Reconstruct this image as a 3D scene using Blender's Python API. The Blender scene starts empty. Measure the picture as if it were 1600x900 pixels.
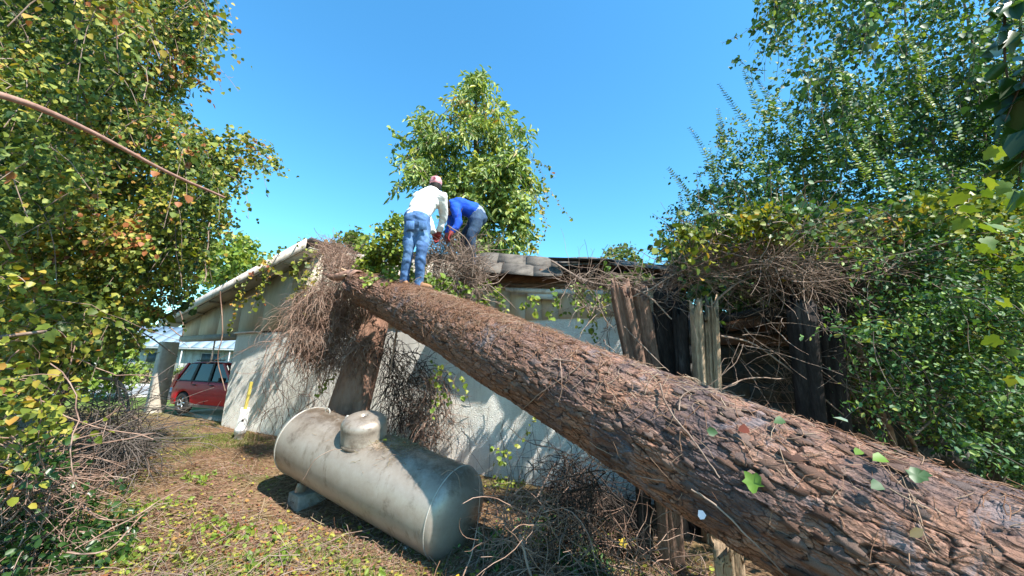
import bpy, math, random
import numpy as np
from mathutils import Vector, Matrix
R = np.random.default_rng(11)
random.seed(5)
scn = bpy.context.scene
col = scn.collection
H = 1.5
FP, PITCH, ROLL = 580.0, math.radians(12.2), math.radians(1.2)
# ------------------------------------------------------------------ camera
cam = bpy.data.cameras.new('camera'); camo = bpy.data.objects.new('camera', cam); col.objects.link(camo)
scn.camera = camo
cam.sensor_width = 36; cam.lens = 36*FP/1600; cam.clip_end = 2000; cam.clip_start = 0.05
FW = np.array([0, math.cos(PITCH), math.sin(PITCH)]); RT0 = np.array([1., 0, 0]); UP0 = np.cross(RT0, FW)
RT = RT0*math.cos(ROLL)+UP0*math.sin(ROLL); UP = -RT0*math.sin(ROLL)+UP0*math.cos(ROLL)
mw = Matrix(((RT[0], UP[0], -FW[0], 0), (RT[1], UP[1], -FW[1], 0), (RT[2], UP[2], -FW[2], H), (0, 0, 0, 1)))
camo.matrix_world = mw
C0 = np.array([0, 0, H])
def ray(x, y): return FW+RT*((x-800)/FP)+UP*((450-y)/FP)
def at(x, y, t): return C0+ray(x, y)*t
def at_arr(px, t):
    return C0+(FW[None]+RT[None]*((px[:, :1]-800)/FP)+UP[None]*((450-px[:, 1:2])/FP))*t[:, None]
# ------------------------------------------------------------------ light
SUN_EL = math.radians(51); sx, sy = 0.707, -0.707
SUNV = np.array([sx*math.cos(SUN_EL), sy*math.cos(SUN_EL), math.sin(SUN_EL)])
w = bpy.data.worlds.new('World'); scn.world = w; w.use_nodes = True
nt = w.node_tree; bg = nt.nodes['Background']
sky = nt.nodes.new('ShaderNodeTexSky'); sky.sky_type = 'NISHITA'; sky.sun_disc = False
sky.sun_elevation = SUN_EL; sky.sun_rotation = math.atan2(sx, sy)
sky.air_density = 1.3; sky.dust_density = 0.25; sky.ozone_density = 2.6
hs = nt.nodes.new('ShaderNodeHueSaturation'); hs.inputs['Saturation'].default_value = 1.22
tn = nt.nodes.new('ShaderNodeMixRGB'); tn.blend_type = 'MULTIPLY'; tn.inputs[0].default_value = 1; tn.inputs[2].default_value = (.80, 1.27, 1.26, 1)
nt.links.new(sky.outputs[0], hs.inputs['Color'])
# two faint wisps of cloud low over the roofs
tc = nt.nodes.new('ShaderNodeTexCoord'); mp = nt.nodes.new('ShaderNodeMapping'); mp.inputs['Scale'].default_value = (1, 1, 2.2)
nz = nt.nodes.new('ShaderNodeTexNoise'); nz.inputs['Scale'].default_value = 5.5; nz.inputs['Detail'].default_value = 7
rp = nt.nodes.new('ShaderNodeValToRGB'); rp.color_ramp.elements[0].position = .755; rp.color_ramp.elements[1].position = .86
rp.color_ramp.elements[0].color = (0, 0, 0, 1); rp.color_ramp.elements[1].color = (.35, .35, .35, 1)
mx = nt.nodes.new('ShaderNodeMixRGB'); mx.inputs[2].default_value = (7.5, 8, 8.4, 1)
L = nt.links.new
L(tc.outputs['Generated'], mp.inputs[0]); L(mp.outputs[0], nz.inputs[0]); L(nz.outputs[0], rp.inputs[0])
L(rp.outputs[0], mx.inputs[0]); L(hs.outputs[0], tn.inputs[1]); L(tn.outputs[0], mx.inputs[1]); L(mx.outputs[0], bg.inputs[0])
bg.inputs[1].default_value = 0.112
sl = bpy.data.lights.new('sun', 'SUN'); sl.energy = 5.0; sl.angle = math.radians(.53); sl.color = (1, .945, .86)
so = bpy.data.objects.new('sun', sl); col.objects.link(so)
so.rotation_euler = Vector(SUNV).to_track_quat('Z', 'Y').to_euler()
scn.view_settings.view_transform = 'Standard'; scn.view_settings.look = 'None'
scn.view_settings.exposure = 1.22; scn.view_settings.gamma = 1
scn.cycles.max_bounces = 8; scn.cycles.transparent_max_bounces = 8
# ------------------------------------------------------------------ helpers
def hexc(s): return tuple(((int(s[i:i+2], 16)/255)**2.2) for i in (0, 2, 4))+(1,)
class N:
    def __init__(s, name):
        s.m = bpy.data.materials.new(name); s.m.use_nodes = True; s.t = s.m.node_tree
        s.b = s.t.nodes['Principled BSDF']; s.out = s.t.nodes['Material Output']
    def n(s, ty, **kw):
        x = s.t.nodes.new('ShaderNode'+ty)
        for k, v in kw.items():
            if k in x.inputs: x.inputs[k].default_value = v
            else: setattr(x, k, v)
        return x
    def l(s, a, b): s.t.links.new(a, b)
    def noise(s, scale, detail=6, rough=.6, vec=None, stretch=None, coord='Object', dist=0):
        n = s.n('TexNoise'); n.inputs['Scale'].default_value = scale; n.inputs['Detail'].default_value = detail
        n.inputs['Roughness'].default_value = rough; n.inputs['Distortion'].default_value = dist
        t = s.n('TexCoord'); o = t.outputs[coord]
        if stretch:
            mpn = s.n('Mapping'); mpn.inputs['Scale'].default_value = stretch; s.l(o, mpn.inputs[0]); o = mpn.outputs[0]
        s.l(o, n.inputs['Vector']); return n.outputs[0]
    def ramp(s, fac, stops):
        r = s.n('ValToRGB'); e = r.color_ramp.elements
        while len(e) < len(stops): e.new(.5)
        for i, (p, c) in enumerate(stops):
            e[i].position = p; e[i].color = c if len(c) == 4 else (*c, 1)
        s.l(fac, r.inputs[0]); return r.outputs[0]
    def mix(s, fac, a, b, mode='MIX'):
        m = s.n('MixRGB', blend_type=mode)
        for i, v in ((0, fac), (1, a), (2, b)):
            if isinstance(v, (float, int)): m.inputs[i].default_value = v
            elif isinstance(v, tuple): m.inputs[i].default_value = v
            else: s.l(v, m.inputs[i])
        return m.outputs[0]
    def bump(s, h, strength=.5, dist=.01):
        b = s.n('Bump'); b.inputs['Strength'].default_value = strength; b.inputs['Distance'].default_value = dist
        s.l(h, b.inputs['Height']); s.l(b.outputs[0], s.b.inputs['Normal']); return b
    def col(s, c):
        if isinstance(c, tuple): s.b.inputs['Base Color'].default_value = c
        else: s.l(c, s.b.inputs['Base Color'])
    def rough(s, v): s.b.inputs['Roughness'].default_value = v
def g3(a, b=None, c=None): return (a, a if b is None else b, a if c is None else c, 1)
def simple(name, c1, c2, scale=8, rough=.7, bump=.3, bdist=.01, bscale=None, stretch=None, metal=0, spec=.3, c3=None, vary=True):
    m = N(name)
    n1 = m.noise(scale, 8, .65, stretch=stretch)
    st = [(.32, c1), (.68, c2)] if c3 is None else [(.3, c1), (.5, c2), (.72, c3)]
    c = m.ramp(n1, st)
    if vary:
        oi = m.n('ObjectInfo'); c = m.mix(.35, c, m.ramp(oi.outputs['Random'], [(0, g3(.55)), (1, g3(1.0))]), 'MULTIPLY')
    m.col(c); m.rough(rough); m.b.inputs['Metallic'].default_value = metal; m.b.inputs['Specular IOR Level'].default_value = spec
    n2 = m.noise(bscale or scale*4, 8, .7, stretch=stretch); m.bump(n2, bump, bdist)
    return m.m
def leafmat(name, stops, trans=.35, rough=.45, patch=1.3, spec=.35, patchamt=.35):
    m = N(name)
    geo = m.n('NewGeometry'); oi = m.n('ObjectInfo')
    a = m.n('Math', operation='ADD'); m.l(geo.outputs['Random Per Island'], a.inputs[0]); m.l(oi.outputs['Random'], a.inputs[1])
    f = m.n('Math', operation='FRACT'); m.l(a.outputs[0], f.inputs[0])
    stops = [(p, (c_[0]*.66, c_[1]*.68, c_[2]*.66, 1)) for p, c_ in stops]; trans = trans*.75
    hf = m.n('MapRange'); m.l(f.outputs[0], hf.inputs[0]); hf.inputs[3].default_value = .12; hf.inputs[4].default_value = .88; f = hf
    nn = m.noise(patch, 3, .5)
    mm = m.n('MapRange'); mm.inputs[1].default_value = .3; mm.inputs[2].default_value = .7
    mm.inputs[3].default_value = -patchamt; mm.inputs[4].default_value = patchamt; m.l(nn, mm.inputs[0])
    ad = m.n('Math', operation='ADD', use_clamp=True); m.l(f.outputs[0], ad.inputs[0]); m.l(mm.outputs[0], ad.inputs[1])
    c = m.ramp(ad.outputs[0], stops)
    m.col(c); m.rough(rough); m.b.inputs['Specular IOR Level'].default_value = spec
    tr = m.n('BsdfTranslucent'); tc_ = m.mix(1.0, c, (1.5, 1.45, .55, 1), 'MULTIPLY'); m.l(tc_, tr.inputs[0])
    ms = m.n('MixShader'); ms.inputs[0].default_value = trans
    m.l(m.b.outputs[0], ms.inputs[1]); m.l(tr.outputs[0], ms.inputs[2]); m.l(ms.outputs[0], m.out.inputs[0])
    return m.m
def npmesh(name, V, F, mat=None, smooth=False, attrs=None):
    V = np.ascontiguousarray(V, np.float32); me = bpy.data.meshes.new(name)
    if isinstance(F, (list, tuple)) and np.ndim(F[0]) == 2: Fs = [np.ascontiguousarray(f, np.int32) for f in F if len(f)]
    else: Fs = [np.ascontiguousarray(F, np.int32)]
    loops = np.concatenate([f.ravel() for f in Fs]); tot = np.concatenate([np.full(len(f), f.shape[1], np.int32) for f in Fs])
    start = np.concatenate([[0], np.cumsum(tot)[:-1]]).astype(np.int32)
    me.vertices.add(len(V)); me.vertices.foreach_set('co', V.ravel())
    me.loops.add(len(loops)); me.loops.foreach_set('vertex_index', loops)
    me.polygons.add(len(tot)); me.polygons.foreach_set('loop_start', start)
    if smooth: me.polygons.foreach_set('use_smooth', np.ones(len(tot), bool))
    me.update(calc_edges=True)
    if attrs:
        for k, v in attrs.items():
            a = me.attributes.new(k, 'FLOAT', 'POINT'); a.data.foreach_set('value', np.ascontiguousarray(v, np.float32))
    if mat: me.materials.append(mat)
    return me
def tag(o, label=None, cat=None, group=None, kind=None):
    if label: o['label'] = label
    if cat: o['category'] = cat
    if group: o['group'] = group
    if kind: o['kind'] = kind
    return o
def link(name, me, parent=None, loc=None, **kw):
    o = bpy.data.objects.new(name, me); col.objects.link(o)
    if parent: o.parent = parent
    if loc is not None: o.location = loc
    return tag(o, **kw)
def empty(name, loc=(0, 0, 0), rz=0, **kw):
    o = bpy.data.objects.new(name, None); col.objects.link(o); o.location = loc; o.rotation_euler = (0, 0, rz)
    o.empty_display_size = .1
    return tag(o, **kw)
def child(name, me, parent, **kw):
    """part given in world coordinates, parented to an empty standing anywhere (unrotated)"""
    o = bpy.data.objects.new(name, me); col.objects.link(o); o.parent = parent
    # offset by every ancestor's location
    off = Vector((0, 0, 0)); p = parent
    while p is not None: off += p.location; p = p.parent
    o.location = -off
    return tag(o, **kw)
def norm(a): return a/np.maximum(np.linalg.norm(a, axis=-1, keepdims=True), 1e-9)
# ---- tubes: paths (N,K,3), radii (N,K)
def tube_data(P, r, S=4, cap=True):
    P = np.asarray(P, float); r = np.broadcast_to(np.asarray(r, float), P.shape[:2])
    Nn, K = P.shape[:2]
    T = norm(np.gradient(P, axis=1))
    ref = R.normal(size=(Nn, 1, 3))
    U = norm(np.cross(T, ref)); W = np.cross(T, U)
    a = np.arange(S)*2*np.pi/S
    ring = (U[:, :, None]*np.cos(a)[None, None, :, None]+W[:, :, None]*np.sin(a)[None, None, :, None])*r[:, :, None, None]+P[:, :, None]
    V = ring.reshape(-1, 3)
    i = np.arange(Nn)[:, None, None]; k = np.arange(K-1)[None, :, None]; s = np.arange(S)[None, None, :]
    b = i*K*S
    F = np.stack([b+k*S+s, b+k*S+(s+1) % S, b+(k+1)*S+(s+1) % S, b+(k+1)*S+s], -1).reshape(-1, 4)
    return V, F
def tubes(name, P, r, mat, S=4, smooth=True):
    V, F = tube_data(P, r, S); return npmesh(name, V, F, mat, smooth)
def grow(P0, D0, length, K=8, wob=.35, grav=0.0, curl=None):
    """random walks: P0,D0 (N,3), length (N,)"""
    P0 = np.asarray(P0, float); D = norm(np.asarray(D0, float)); Nn = len(P0)
    length = np.broadcast_to(length, (Nn,)); st = (length/(K-1))[:, None]
    out = [P0]; bend = R.normal(size=(Nn, 3))*wob
    for k in range(K-1):
        D = norm(D+bend*.5+R.normal(size=(Nn, 3))*wob*.5+np.array([0, 0, -grav]))
        if R.random() < .4: bend = bend*.5+R.normal(size=(Nn, 3))*wob*.6
        out.append(out[-1]+D*st)
    return np.stack(out, 1)
def spline(pts, K=16):
    pts = np.array(pts, float); n = len(pts)
    if n == 2: return pts[0]+(pts[1]-pts[0])*np.linspace(0, 1, K)[:, None]
    P = np.vstack([2*pts[0]-pts[1], pts, 2*pts[-1]-pts[-2]]); t = np.linspace(0, n-1-1e-6, K); i = t.astype(int); f = (t-i)[:, None]
    a, b, c, d = P[i], P[i+1], P[i+2], P[i+3]
    return .5*((2*b)+(c-a)*f+(2*a-5*b+4*c-d)*f**2+(-a+3*b-3*c+d)*f**3)
# ---- leaves
TPL = {}
def tpl_quad(w1, w2, y1=.3, y2=.7, fold=.08, tip=-.08):
    V = np.array([(0, 0, 0), (w1, y1, fold), (w2, y2, fold*.8), (0, 1, tip), (-w2, y2, fold*.8), (-w1, y1, fold)])
    return V, np.array([(0, 1, 2, 3), (0, 3, 4, 5)])
TPL['oval'] = tpl_quad(.27, .25); TPL['lance'] = tpl_quad(.15, .13, .3, .68, .05, -.2); TPL['broad'] = tpl_quad(.46, .38, .22, .66, .09, -.12)
_o = [(0, 0), (.2, -.12), (.48, .05), (.42, .3), (.58, .52), (.3, .62), (.22, .8), (0, 1.0), (-.22, .8), (-.3, .62), (-.58, .52), (-.42, .3), (-.48, .05), (-.2, -.12)]
gv = np.array([(x, y, .10*abs(x)-.12*y*y) for x, y in _o]+[(0, .38, -.03)])
TPL['grape'] = (gv, np.array([(14, i, (i+1) % 14) for i in range(14)]))
def leaf_data(P, D, Nv, size, tpl):
    Vt, Ft = TPL[tpl]; Y = norm(D); Z = norm(Nv-Y*(Nv*Y).sum(-1, keepdims=True)); X = np.cross(Y, Z)
    s = np.broadcast_to(size, (len(P),))[:, None, None]
    V = P[:, None]+s*(Vt[None, :, :1]*X[:, None]+Vt[None, :, 1:2]*Y[:, None]+Vt[None, :, 2:3]*Z[:, None])
    F = (Ft[None]+np.arange(len(P))[:, None, None]*len(Vt)).reshape(-1, Ft.shape[1])
    return V.reshape(-1, 3), F
def join_data(parts):
    Vs, Fq, Ft, o = [], [], [], 0
    for V, F in parts:
        Vs.append(V); (Fq if F.shape[1] == 4 else Ft).append(F+o); o += len(V)
    Fs = []
    if Fq: Fs.append(np.concatenate(Fq))
    if Ft: Fs.append(np.concatenate(Ft))
    return np.concatenate(Vs), Fs
def inpoly(px, poly):
    x, y = px[:, 0], px[:, 1]; r = np.zeros(len(px), bool); n = len(poly)
    for i in range(n):
        x1, y1 = poly[i]; x2, y2 = poly[(i+1) % n]
        c = ((y1 > y) != (y2 > y)) & (x < (x2-x1)*(y-y1)/((y2-y1) if y2 != y1 else 1e-9)+x1); r ^= c
    return r
def samp(poly, n):
    p = np.array(poly, float); lo, hi = p.min(0), p.max(0); out = np.zeros((0, 2))
    while len(out) < n:
        q = R.uniform(lo, hi, (n*3, 2)); out = np.vstack([out, q[inpoly(q, poly)]])
    return out[:n]
def clumpy(px, s, seed=0):
    """cheap smooth pseudo noise 0..1 in outline units, sets how far out a clump stands"""
    x, y = px[:, 0]/s, px[:, 1]/s
    v = np.sin(x*1.7+seed+2.1*np.sin(y*.9+seed))+np.sin(y*2.3+1.3*seed+1.7*np.sin(x*1.1))+.6*np.sin(x*4.1-y*3.3+seed)+.6*np.sin(y*5.2+x*2.2+seed*2)
    return np.clip(.5+v/5.2, 0, 1)
def spray_data(P0, D0, Ln, n, size, tpl, outward, droop=.5, flat=.5, jit=.12, sizevar=.35):
    """sprays of n leaves along drooping twigs; returns leaf mesh data and the twig paths"""
    Nn = len(P0); D0 = norm(D0); Ln = np.broadcast_to(Ln, (Nn,))
    u = (np.arange(n)+.6)/n; u = np.broadcast_to(u, (Nn, n))+R.uniform(-.4, .4, (Nn, n))/n
    side = norm(np.cross(D0, R.normal(size=(Nn, 3))))
    crv = lambda uu: P0[:, None]+D0[:, None]*(Ln[:, None]*uu)[..., None]+np.array([0, 0, -1.])*(droop*Ln[:, None]*uu**2)[..., None]+side[:, None]*(.15*Ln[:, None]*np.sin(uu*3))[..., None]
    P = crv(u)+R.normal(size=(Nn, n, 3))*(jit*Ln)[:, None, None]
    sgn = np.where(np.arange(n) % 2 == 0, 1., -1.)[None, :, None]
    Dl = D0[:, None]*.5+side[:, None]*sgn*.8+R.normal(size=(Nn, n, 3))*.45+np.array([0, 0, -droop*.9])
    Nv = R.normal(size=(Nn, n, 3))*(1-flat)+np.array([0, 0, flat*.9])+np.asarray(outward)*flat*.9
    sz = size*np.exp(R.normal(size=(Nn, n))*sizevar*.6)
    V, F = leaf_data(P.reshape(-1, 3), Dl.reshape(-1, 3), Nv.reshape(-1, 3), sz.ravel(), tpl)
    return V, F, crv(np.broadcast_to(np.linspace(0, 1, 5), (Nn, 5)))
# ---- boxes
BOXF = np.array([(0, 1, 3, 2), (4, 6, 7, 5), (0, 4, 5, 1), (2, 3, 7, 6), (0, 2, 6, 4), (1, 5, 7, 3)])
def hexa(p):
    """8 points ordered (x0y0z0, x0y0z1, x0y1z0, x0y1z1, x1...)"""
    return np.array(p, float), BOXF
def bar(a, b, w, h, upv=(0, 0, 1)):
    a, b = np.array(a, float), np.array(b, float); d = norm(b-a); s = norm(np.cross(d, np.array(upv, float))); u = np.cross(s, d)
    return hexa([q+s*i*w/2+u*j*h/2 for q in (a, b) for i in (-1, 1) for j in (-1, 1)])
def bevel(me, wd=.01, seg=2):
    import bmesh
    bm = bmesh.new(); bm.from_mesh(me); bmesh.ops.recalc_face_normals(bm, faces=bm.faces)
    bmesh.ops.bevel(bm, geom=list(bm.edges), offset=wd, segments=seg, profile=.6, affect='EDGES'); bm.to_mesh(me); bm.free(); return me
def recalc(me):
    import bmesh
    bm = bmesh.new(); bm.from_mesh(me); bmesh.ops.recalc_face_normals(bm, faces=bm.faces); bm.to_mesh(me); bm.free(); return me
def sst(x, a, b):
    t = np.clip((x-a)/(b-a), 0, 1); return t*t*(3-2*t)
def vnoise(x, y, seed=0):
    xi, yi = np.floor(x).astype(int), np.floor(y).astype(int); fx, fy = x-xi, y-yi; fx = fx*fx*(3-2*fx); fy = fy*fy*(3-2*fy)
    def h(a, b):
        n = (a*374761393+b*668265263+seed*974711) & 0x7fffffff; n = (n ^ (n >> 13))*1274126177 & 0x7fffffff; return ((n ^ (n >> 16)) & 0xffff)/65535.
    return (h(xi, yi)*(1-fx)+h(xi+1, yi)*fx)*(1-fy)+(h(xi, yi+1)*(1-fx)+h(xi+1, yi+1)*fx)*fy
def fbm(x, y, oct=4, seed=0):
    v = 0; a = .5
    for o in range(oct): v = v+a*vnoise(x*2**o, y*2**o, seed+o); a *= .5
    return v
def g(x, y):
    """ground height"""
    x, y = np.asarray(x, float), np.asarray(y, float)
    near = np.exp(-((x)/60)**2-((y)/60)**2)
    z = -.20+.05*(fbm(x*.6+9, y*.6, 4, 3)-.5)*2*near
    z = z+.16*np.exp(-((x+6.0)/2.2)**2-((y-4.8)/2.0)**2)
    z = z-.13*np.exp(-((x+1.75)/.8)**2-((y-4.75)/.7)**2)-.12*np.exp(-((x+2.7)/.7)**2-((y-5.2)/.7)**2)
    z = z-.19*np.exp(-((x+.75)/1.0)**2-((y-3.9)/.9)**2)
    z = z+.10*np.exp(-((x-.6)/1.2)**2-((y-4.9)/.6)**2)
    return z
def onground(px, py):
    q = ray(px, py); t = (-.2-H)/q[2]; p = C0+q*t; p[2] = float(g(p[0], p[1])); return p
# ------------------------------------------------------------------ materials
def ground_mat():
    m = N('ground_soil_straw')
    a = m.noise(1.1, 5, .6); b = m.noise(16, 9, .75); c = m.noise(60, 6, .8, stretch=(1, .35, 1))
    soil = m.ramp(b, [(.3, (.06, .038, .024, 1)), (.46, (.19, .125, .08, 1)), (.6, (.34, .24, .16, 1)), (.78, (.46, .35, .25, 1))])
    grn = m.ramp(c, [(.3, (.04, .05, .015, 1)), (.55, (.13, .16, .045, 1)), (.75, (.30, .28, .10, 1))])
    f = m.ramp(a, [(.5, g3(0)), (.62, g3(.7))])
    x = m.mix(1.0, m.mix(f, soil, grn), (.76, .70, .61, 1), 'MULTIPLY')
    # far beyond the yard it is mown lawn
    tcx = m.n('TexCoord'); sp = m.n('SeparateXYZ'); m.l(tcx.outputs['Object'], sp.inputs[0])
    mr = m.n('MapRange'); mr.inputs[1].default_value = 11.5; mr.inputs[2].default_value = 15; m.l(sp.outputs[1], mr.inputs[0])
    lawn = m.ramp(b, [(.3, (.06, .10, .02, 1)), (.7, (.17, .23, .06, 1))])
    m.col(m.mix(mr.outputs[0], x, lawn)); m.rough(.95); m.b.inputs['Specular IOR Level'].default_value = .1; m.bump(b, .9, .03); return m.m
M_ground = ground_mat()
def stucco_mat():
    m = N('white_stucco')
    big = m.noise(1.6, 8, .65); v = m.noise(3, 8, .7, stretch=(1, 1, .25)); fine = m.noise(55, 5, .6)
    c = m.ramp(big, [(.3, (.76, .71, .63, 1)), (.5, (.89, .855, .78, 1)), (.75, (.91, .885, .83, 1))])
    # vertical runs of grime and old vine marks
    st = m.noise(14, 6, .7, stretch=(1, 1, .12)); sr = m.ramp(st, [(.30, (.30, .27, .22, 1)), (.42, (1, 1, 1, 1))])
    c = m.mix(.4, c, sr, 'MULTIPLY'); c = m.mix(.3, c, m.ramp(v, [(.3, (.45, .42, .36, 1)), (.55, (1, 1, 1, 1))]), 'MULTIPLY')
    m.col(c); m.rough(.9); m.bump(fine, 1.0, .03); return m.m
M_stucco = stucco_mat()
M_siding = simple('cream_siding', (.56, .49, .39, 1), (.74, .66, .54, 1), 3, .7, .3, .004, 40, stretch=(4, 4, .5))
M_fascia = simple('faded_fascia_paint', (.34, .27, .22, 1), (.66, .60, .54, 1), 6, .7, .4, .004, 50, c3=(.72, .67, .62, 1))
M_brownwood = simple('raw_brown_timber', (.08, .04, .025, 1), (.22, .12, .075, 1), 8, .8, .5, .006, 60, stretch=(1, 1, 3))
M_soffit = simple('soffit_board', (.30, .28, .24, 1), (.46, .43, .37, 1), 4, .8, .3, .004)
M_conc = simple('weathered_concrete', (.20, .20, .17, 1), (.40, .39, .35, 1), 9, .9, .6, .01, 45)
M_post = simple('painted_post_stucco', (.42, .36, .29, 1), (.66, .60, .52, 1), 4, .9, .6, .01, 45)
M_shingle = simple('asphalt_shingle', (.045, .04, .036, 1), (.12, .105, .09, 1), 5, .95, .9, .008, 120, c3=(.18, .155, .13, 1), vary=False)
M_shdark = simple('dark_roofing', (.02, .02, .025, 1), (.07, .07, .075, 1), 9, .9, .6, .01, 80)
M_galv = simple('galvanised_edge', (.25, .26, .28, 1), (.5, .5, .5, 1), 9, .4, .2, .005, metal=.7)
M_vinewood = simple('dead_vine_wood', (.09, .055, .04, 1), (.24, .17, .13, 1), 5, .85, .3, .003, 90, vary=False, c3=(.36, .28, .22, 1))
M_vinebrown = simple('dead_brown_runners', (.10, .055, .04, 1), (.27, .17, .125, 1), 4, .85, .3, .003, 90, vary=False, c3=(.42, .31, .245, 1))
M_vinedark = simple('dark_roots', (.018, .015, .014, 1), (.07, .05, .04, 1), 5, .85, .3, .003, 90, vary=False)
M_trunk = simple('tree_bark', (.05, .04, .03, 1), (.17, .14, .11, 1), 12, .9, .9, .02, 40, stretch=(1, 1, .3))
M_straw = leafmat('straw_mix', [(0, (.10, .05, .035, 1)), (.3, (.30, .155, .095, 1)), (.55, (.44, .28, .18, 1)), (.8, (.62, .46, .32, 1)), (1, (.36, .30, .15, 1))], .1, .8, .6, .1)
M_grass = leafmat('yard_grass', [(0, (.06, .10, .02, 1)), (.4, (.16, .22, .05, 1)), (.7, (.33, .36, .09, 1)), (1, (.52, .45, .19, 1))], .3, .6, .7, .1)
M_litterleaf = leafmat('litter_leaves', [(0, (.10, .15, .03, 1)), (.3, (.28, .36, .06, 1)), (.5, (.50, .48, .07, 1)), (.7, (.46, .28, .09, 1)), (.86, (.42, .12, .045, 1)), (1, (.20, .10, .05, 1))], .25, .6, .7, .25)
M_leafL = leafmat('vine_leaves', [(0, (.03, .075, .018, 1)), (.3, (.09, .155, .03, 1)), (.55, (.22, .28, .05, 1)), (.76, (.46, .46, .08, 1)), (.92, (.58, .40, .08, 1)), (1, (.45, .16, .06, 1))], .33, .55, .9, .3, .40)
M_leafLy = leafmat('yellowing_vine_leaves', [(0, (.06, .10, .02, 1)), (.4, (.17, .22, .03, 1)), (.66, (.36, .38, .05, 1)), (.85, (.52, .38, .06, 1)), (.95, (.48, .19, .05, 1)), (1, (.30, .09, .04, 1))], .35, .45, 1.2, .35, .25)
M_leafC = leafmat('tree_leaves', [(0, (.10, .19, .05, 1)), (.35, (.25, .37, .09, 1)), (.7, (.46, .55, .15, 1)), (.92, (.66, .64, .20, 1)), (1, (.42, .26, .09, 1))], .4, .5, 1.0, .5, .22)
M_leafR = leafmat('privet_leaves', [(0, (.02, .065, .024, 1)), (.38, (.055, .15, .042, 1)), (.7, (.14, .27, .06, 1)), (.9, (.36, .46, .08, 1)), (1, (.34, .28, .06, 1))], .32, .55, .8, .45, .25)
M_leafnear = leafmat('big_near_leaves', [(0, (.02, .06, .015, 1)), (.5, (.04, .10, .022, 1)), (1, (.09, .17, .03, 1))], .4, .35, .8, .4, .1)
M_leafbright = leafmat('fresh_green_leaves', [(0, (.12, .20, .03, 1)), (.6, (.26, .36, .05, 1)), (1, (.46, .44, .07, 1))], .35, .45, 1.2, .35, .2)
M_far = leafmat('far_leaves', [(0, (.05, .09, .02, 1)), (.5, (.13, .19, .04, 1)), (1, (.30, .32, .08, 1))], .3, .6, .5, .2)
# ------------------------------------------------------------------ ground, road
def grid_sheet(xs, ys, zf):
    X, Y = np.meshgrid(xs, ys); Z = zf(X, Y); V = np.stack([X, Y, Z], -1).reshape(-1, 3)
    nx, ny = len(xs), len(ys); i = (np.arange(ny-1)[:, None]*nx+np.arange(nx-1)[None]).ravel()
    return V, np.stack([i, i+1, i+nx+1, i+nx], 1)
xs = np.concatenate([[-900, -300, -120, -60, -35, -22], np.arange(-16, 6.01, .07), [9, 14, 25, 60, 120, 300, 900]])
ys = np.concatenate([[-300, -60, -12, -4], np.arange(-1, 13.01, .07), [15, 17, 19.7, 24, 29.6, 33, 45, 70, 150, 400, 1200]])
def gz(X, Y):
    z = g(X, Y); b = (fbm(X*5, Y*5, 4, 8)-.5)*.06*np.exp(-(X/14)**2-(Y/14)**2); return z+b
V, F = grid_sheet(xs, ys, gz); link('ground', npmesh('ground', V, F, M_ground, True), kind='structure')
M_asph = simple('road_asphalt', (.18, .18, .18, 1), (.30, .295, .28, 1), 3, .85, .3, .004, 200, vary=False)
M_kerb = simple('kerb_concrete', (.4, .39, .36, 1), (.55, .53, .5, 1), 5, .9, .4, .005, 60, vary=False)
RD = norm(np.array([1, .10, 0.])); RN = np.array([-RD[1], RD[0], 0])
def road_strip(name, y0, y1, z, mat, thick=None):
    p = [np.array([-8, y, z])+RN*0+RD*s for y in (y0, y1) for s in (-90, 70)]
    if thick is None: me = npmesh(name, [p[0], p[1], p[3], p[2]], [(0, 1, 2, 3)], mat)
    else:
        q = [v+np.array([0, 0, -thick]) for v in p]; me = npmesh(name, *hexa([q[0], p[0], q[2], p[2], q[1], p[1], q[3], p[3]]), mat); recalc(me)
    return link(name, me, kind='structure')
road_strip('road', 19.5, 27.5, -.165, M_asph); road_strip('near_kerb', 19.2, 19.5, -.06, M_kerb, .25); road_strip('far_kerb', 27.5, 27.8, -.05, M_kerb, .25)
# ------------------------------------------------------------------ the building frame of reference
WA = onground(345, 665)[:3].copy(); WA[2] = 0
q = ray(345, 665); WA = C0+q*((-.2-H)/q[2]); WB = C0+ray(850, 762)*((-.23-H)/ray(850, 762)[2])
dW = norm(np.array([WB[0]-WA[0], WB[1]-WA[1], 0.])); nW = np.array([dW[1], -dW[0], 0.])
if nW[1] > 0: nW = -nW
def onwall(px, py, off=0.0):
    q = ray(px, py); t = (off-nW@(C0-WA))/(nW@q); return C0+q*t
def wl(s, z, off=0.0): return np.array([WA[0], WA[1], 0])+dW*s+nW*off+np.array([0, 0, z])   # wall-local
def ws(P): return float(dW@(P-WA))
ZT = 2.30
S_ridge = ws(onwall(512, 384)); Z_ridge = onwall(512, 384)[2]
pE = onwall(252, 503, .45); S_eL, Z_eL = ws(pE), pE[2]
pR = onwall(1040, 420, .45); S_eR, Z_eR = ws(pR), pR[2]
S_endR = ws(onwall(1050, 520))
def zr(s):
    return Z_ridge+(Z_eL-Z_ridge)*(S_ridge-s)/(S_ridge-S_eL) if s < S_ridge else Z_ridge+(Z_eR-Z_ridge)*(s-S_ridge)/(S_eR-S_ridge)
print('ridge', S_ridge, Z_ridge, 'eaveL', S_eL, Z_eL, 'eaveR', S_eR, Z_eR, 'endR', S_endR, 'slopeR')
house = empty('damaged_house', wl(0, -.2), label='white stucco house with a low gable and carport, roof edge crushed by the pine', cat='house')
def wbox(s0, s1, z0, z1, o0, o1):
    return hexa([wl(s, z, o) for s in (s0, s1) for o in (o0, o1) for z in (z0, z1)])
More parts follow.
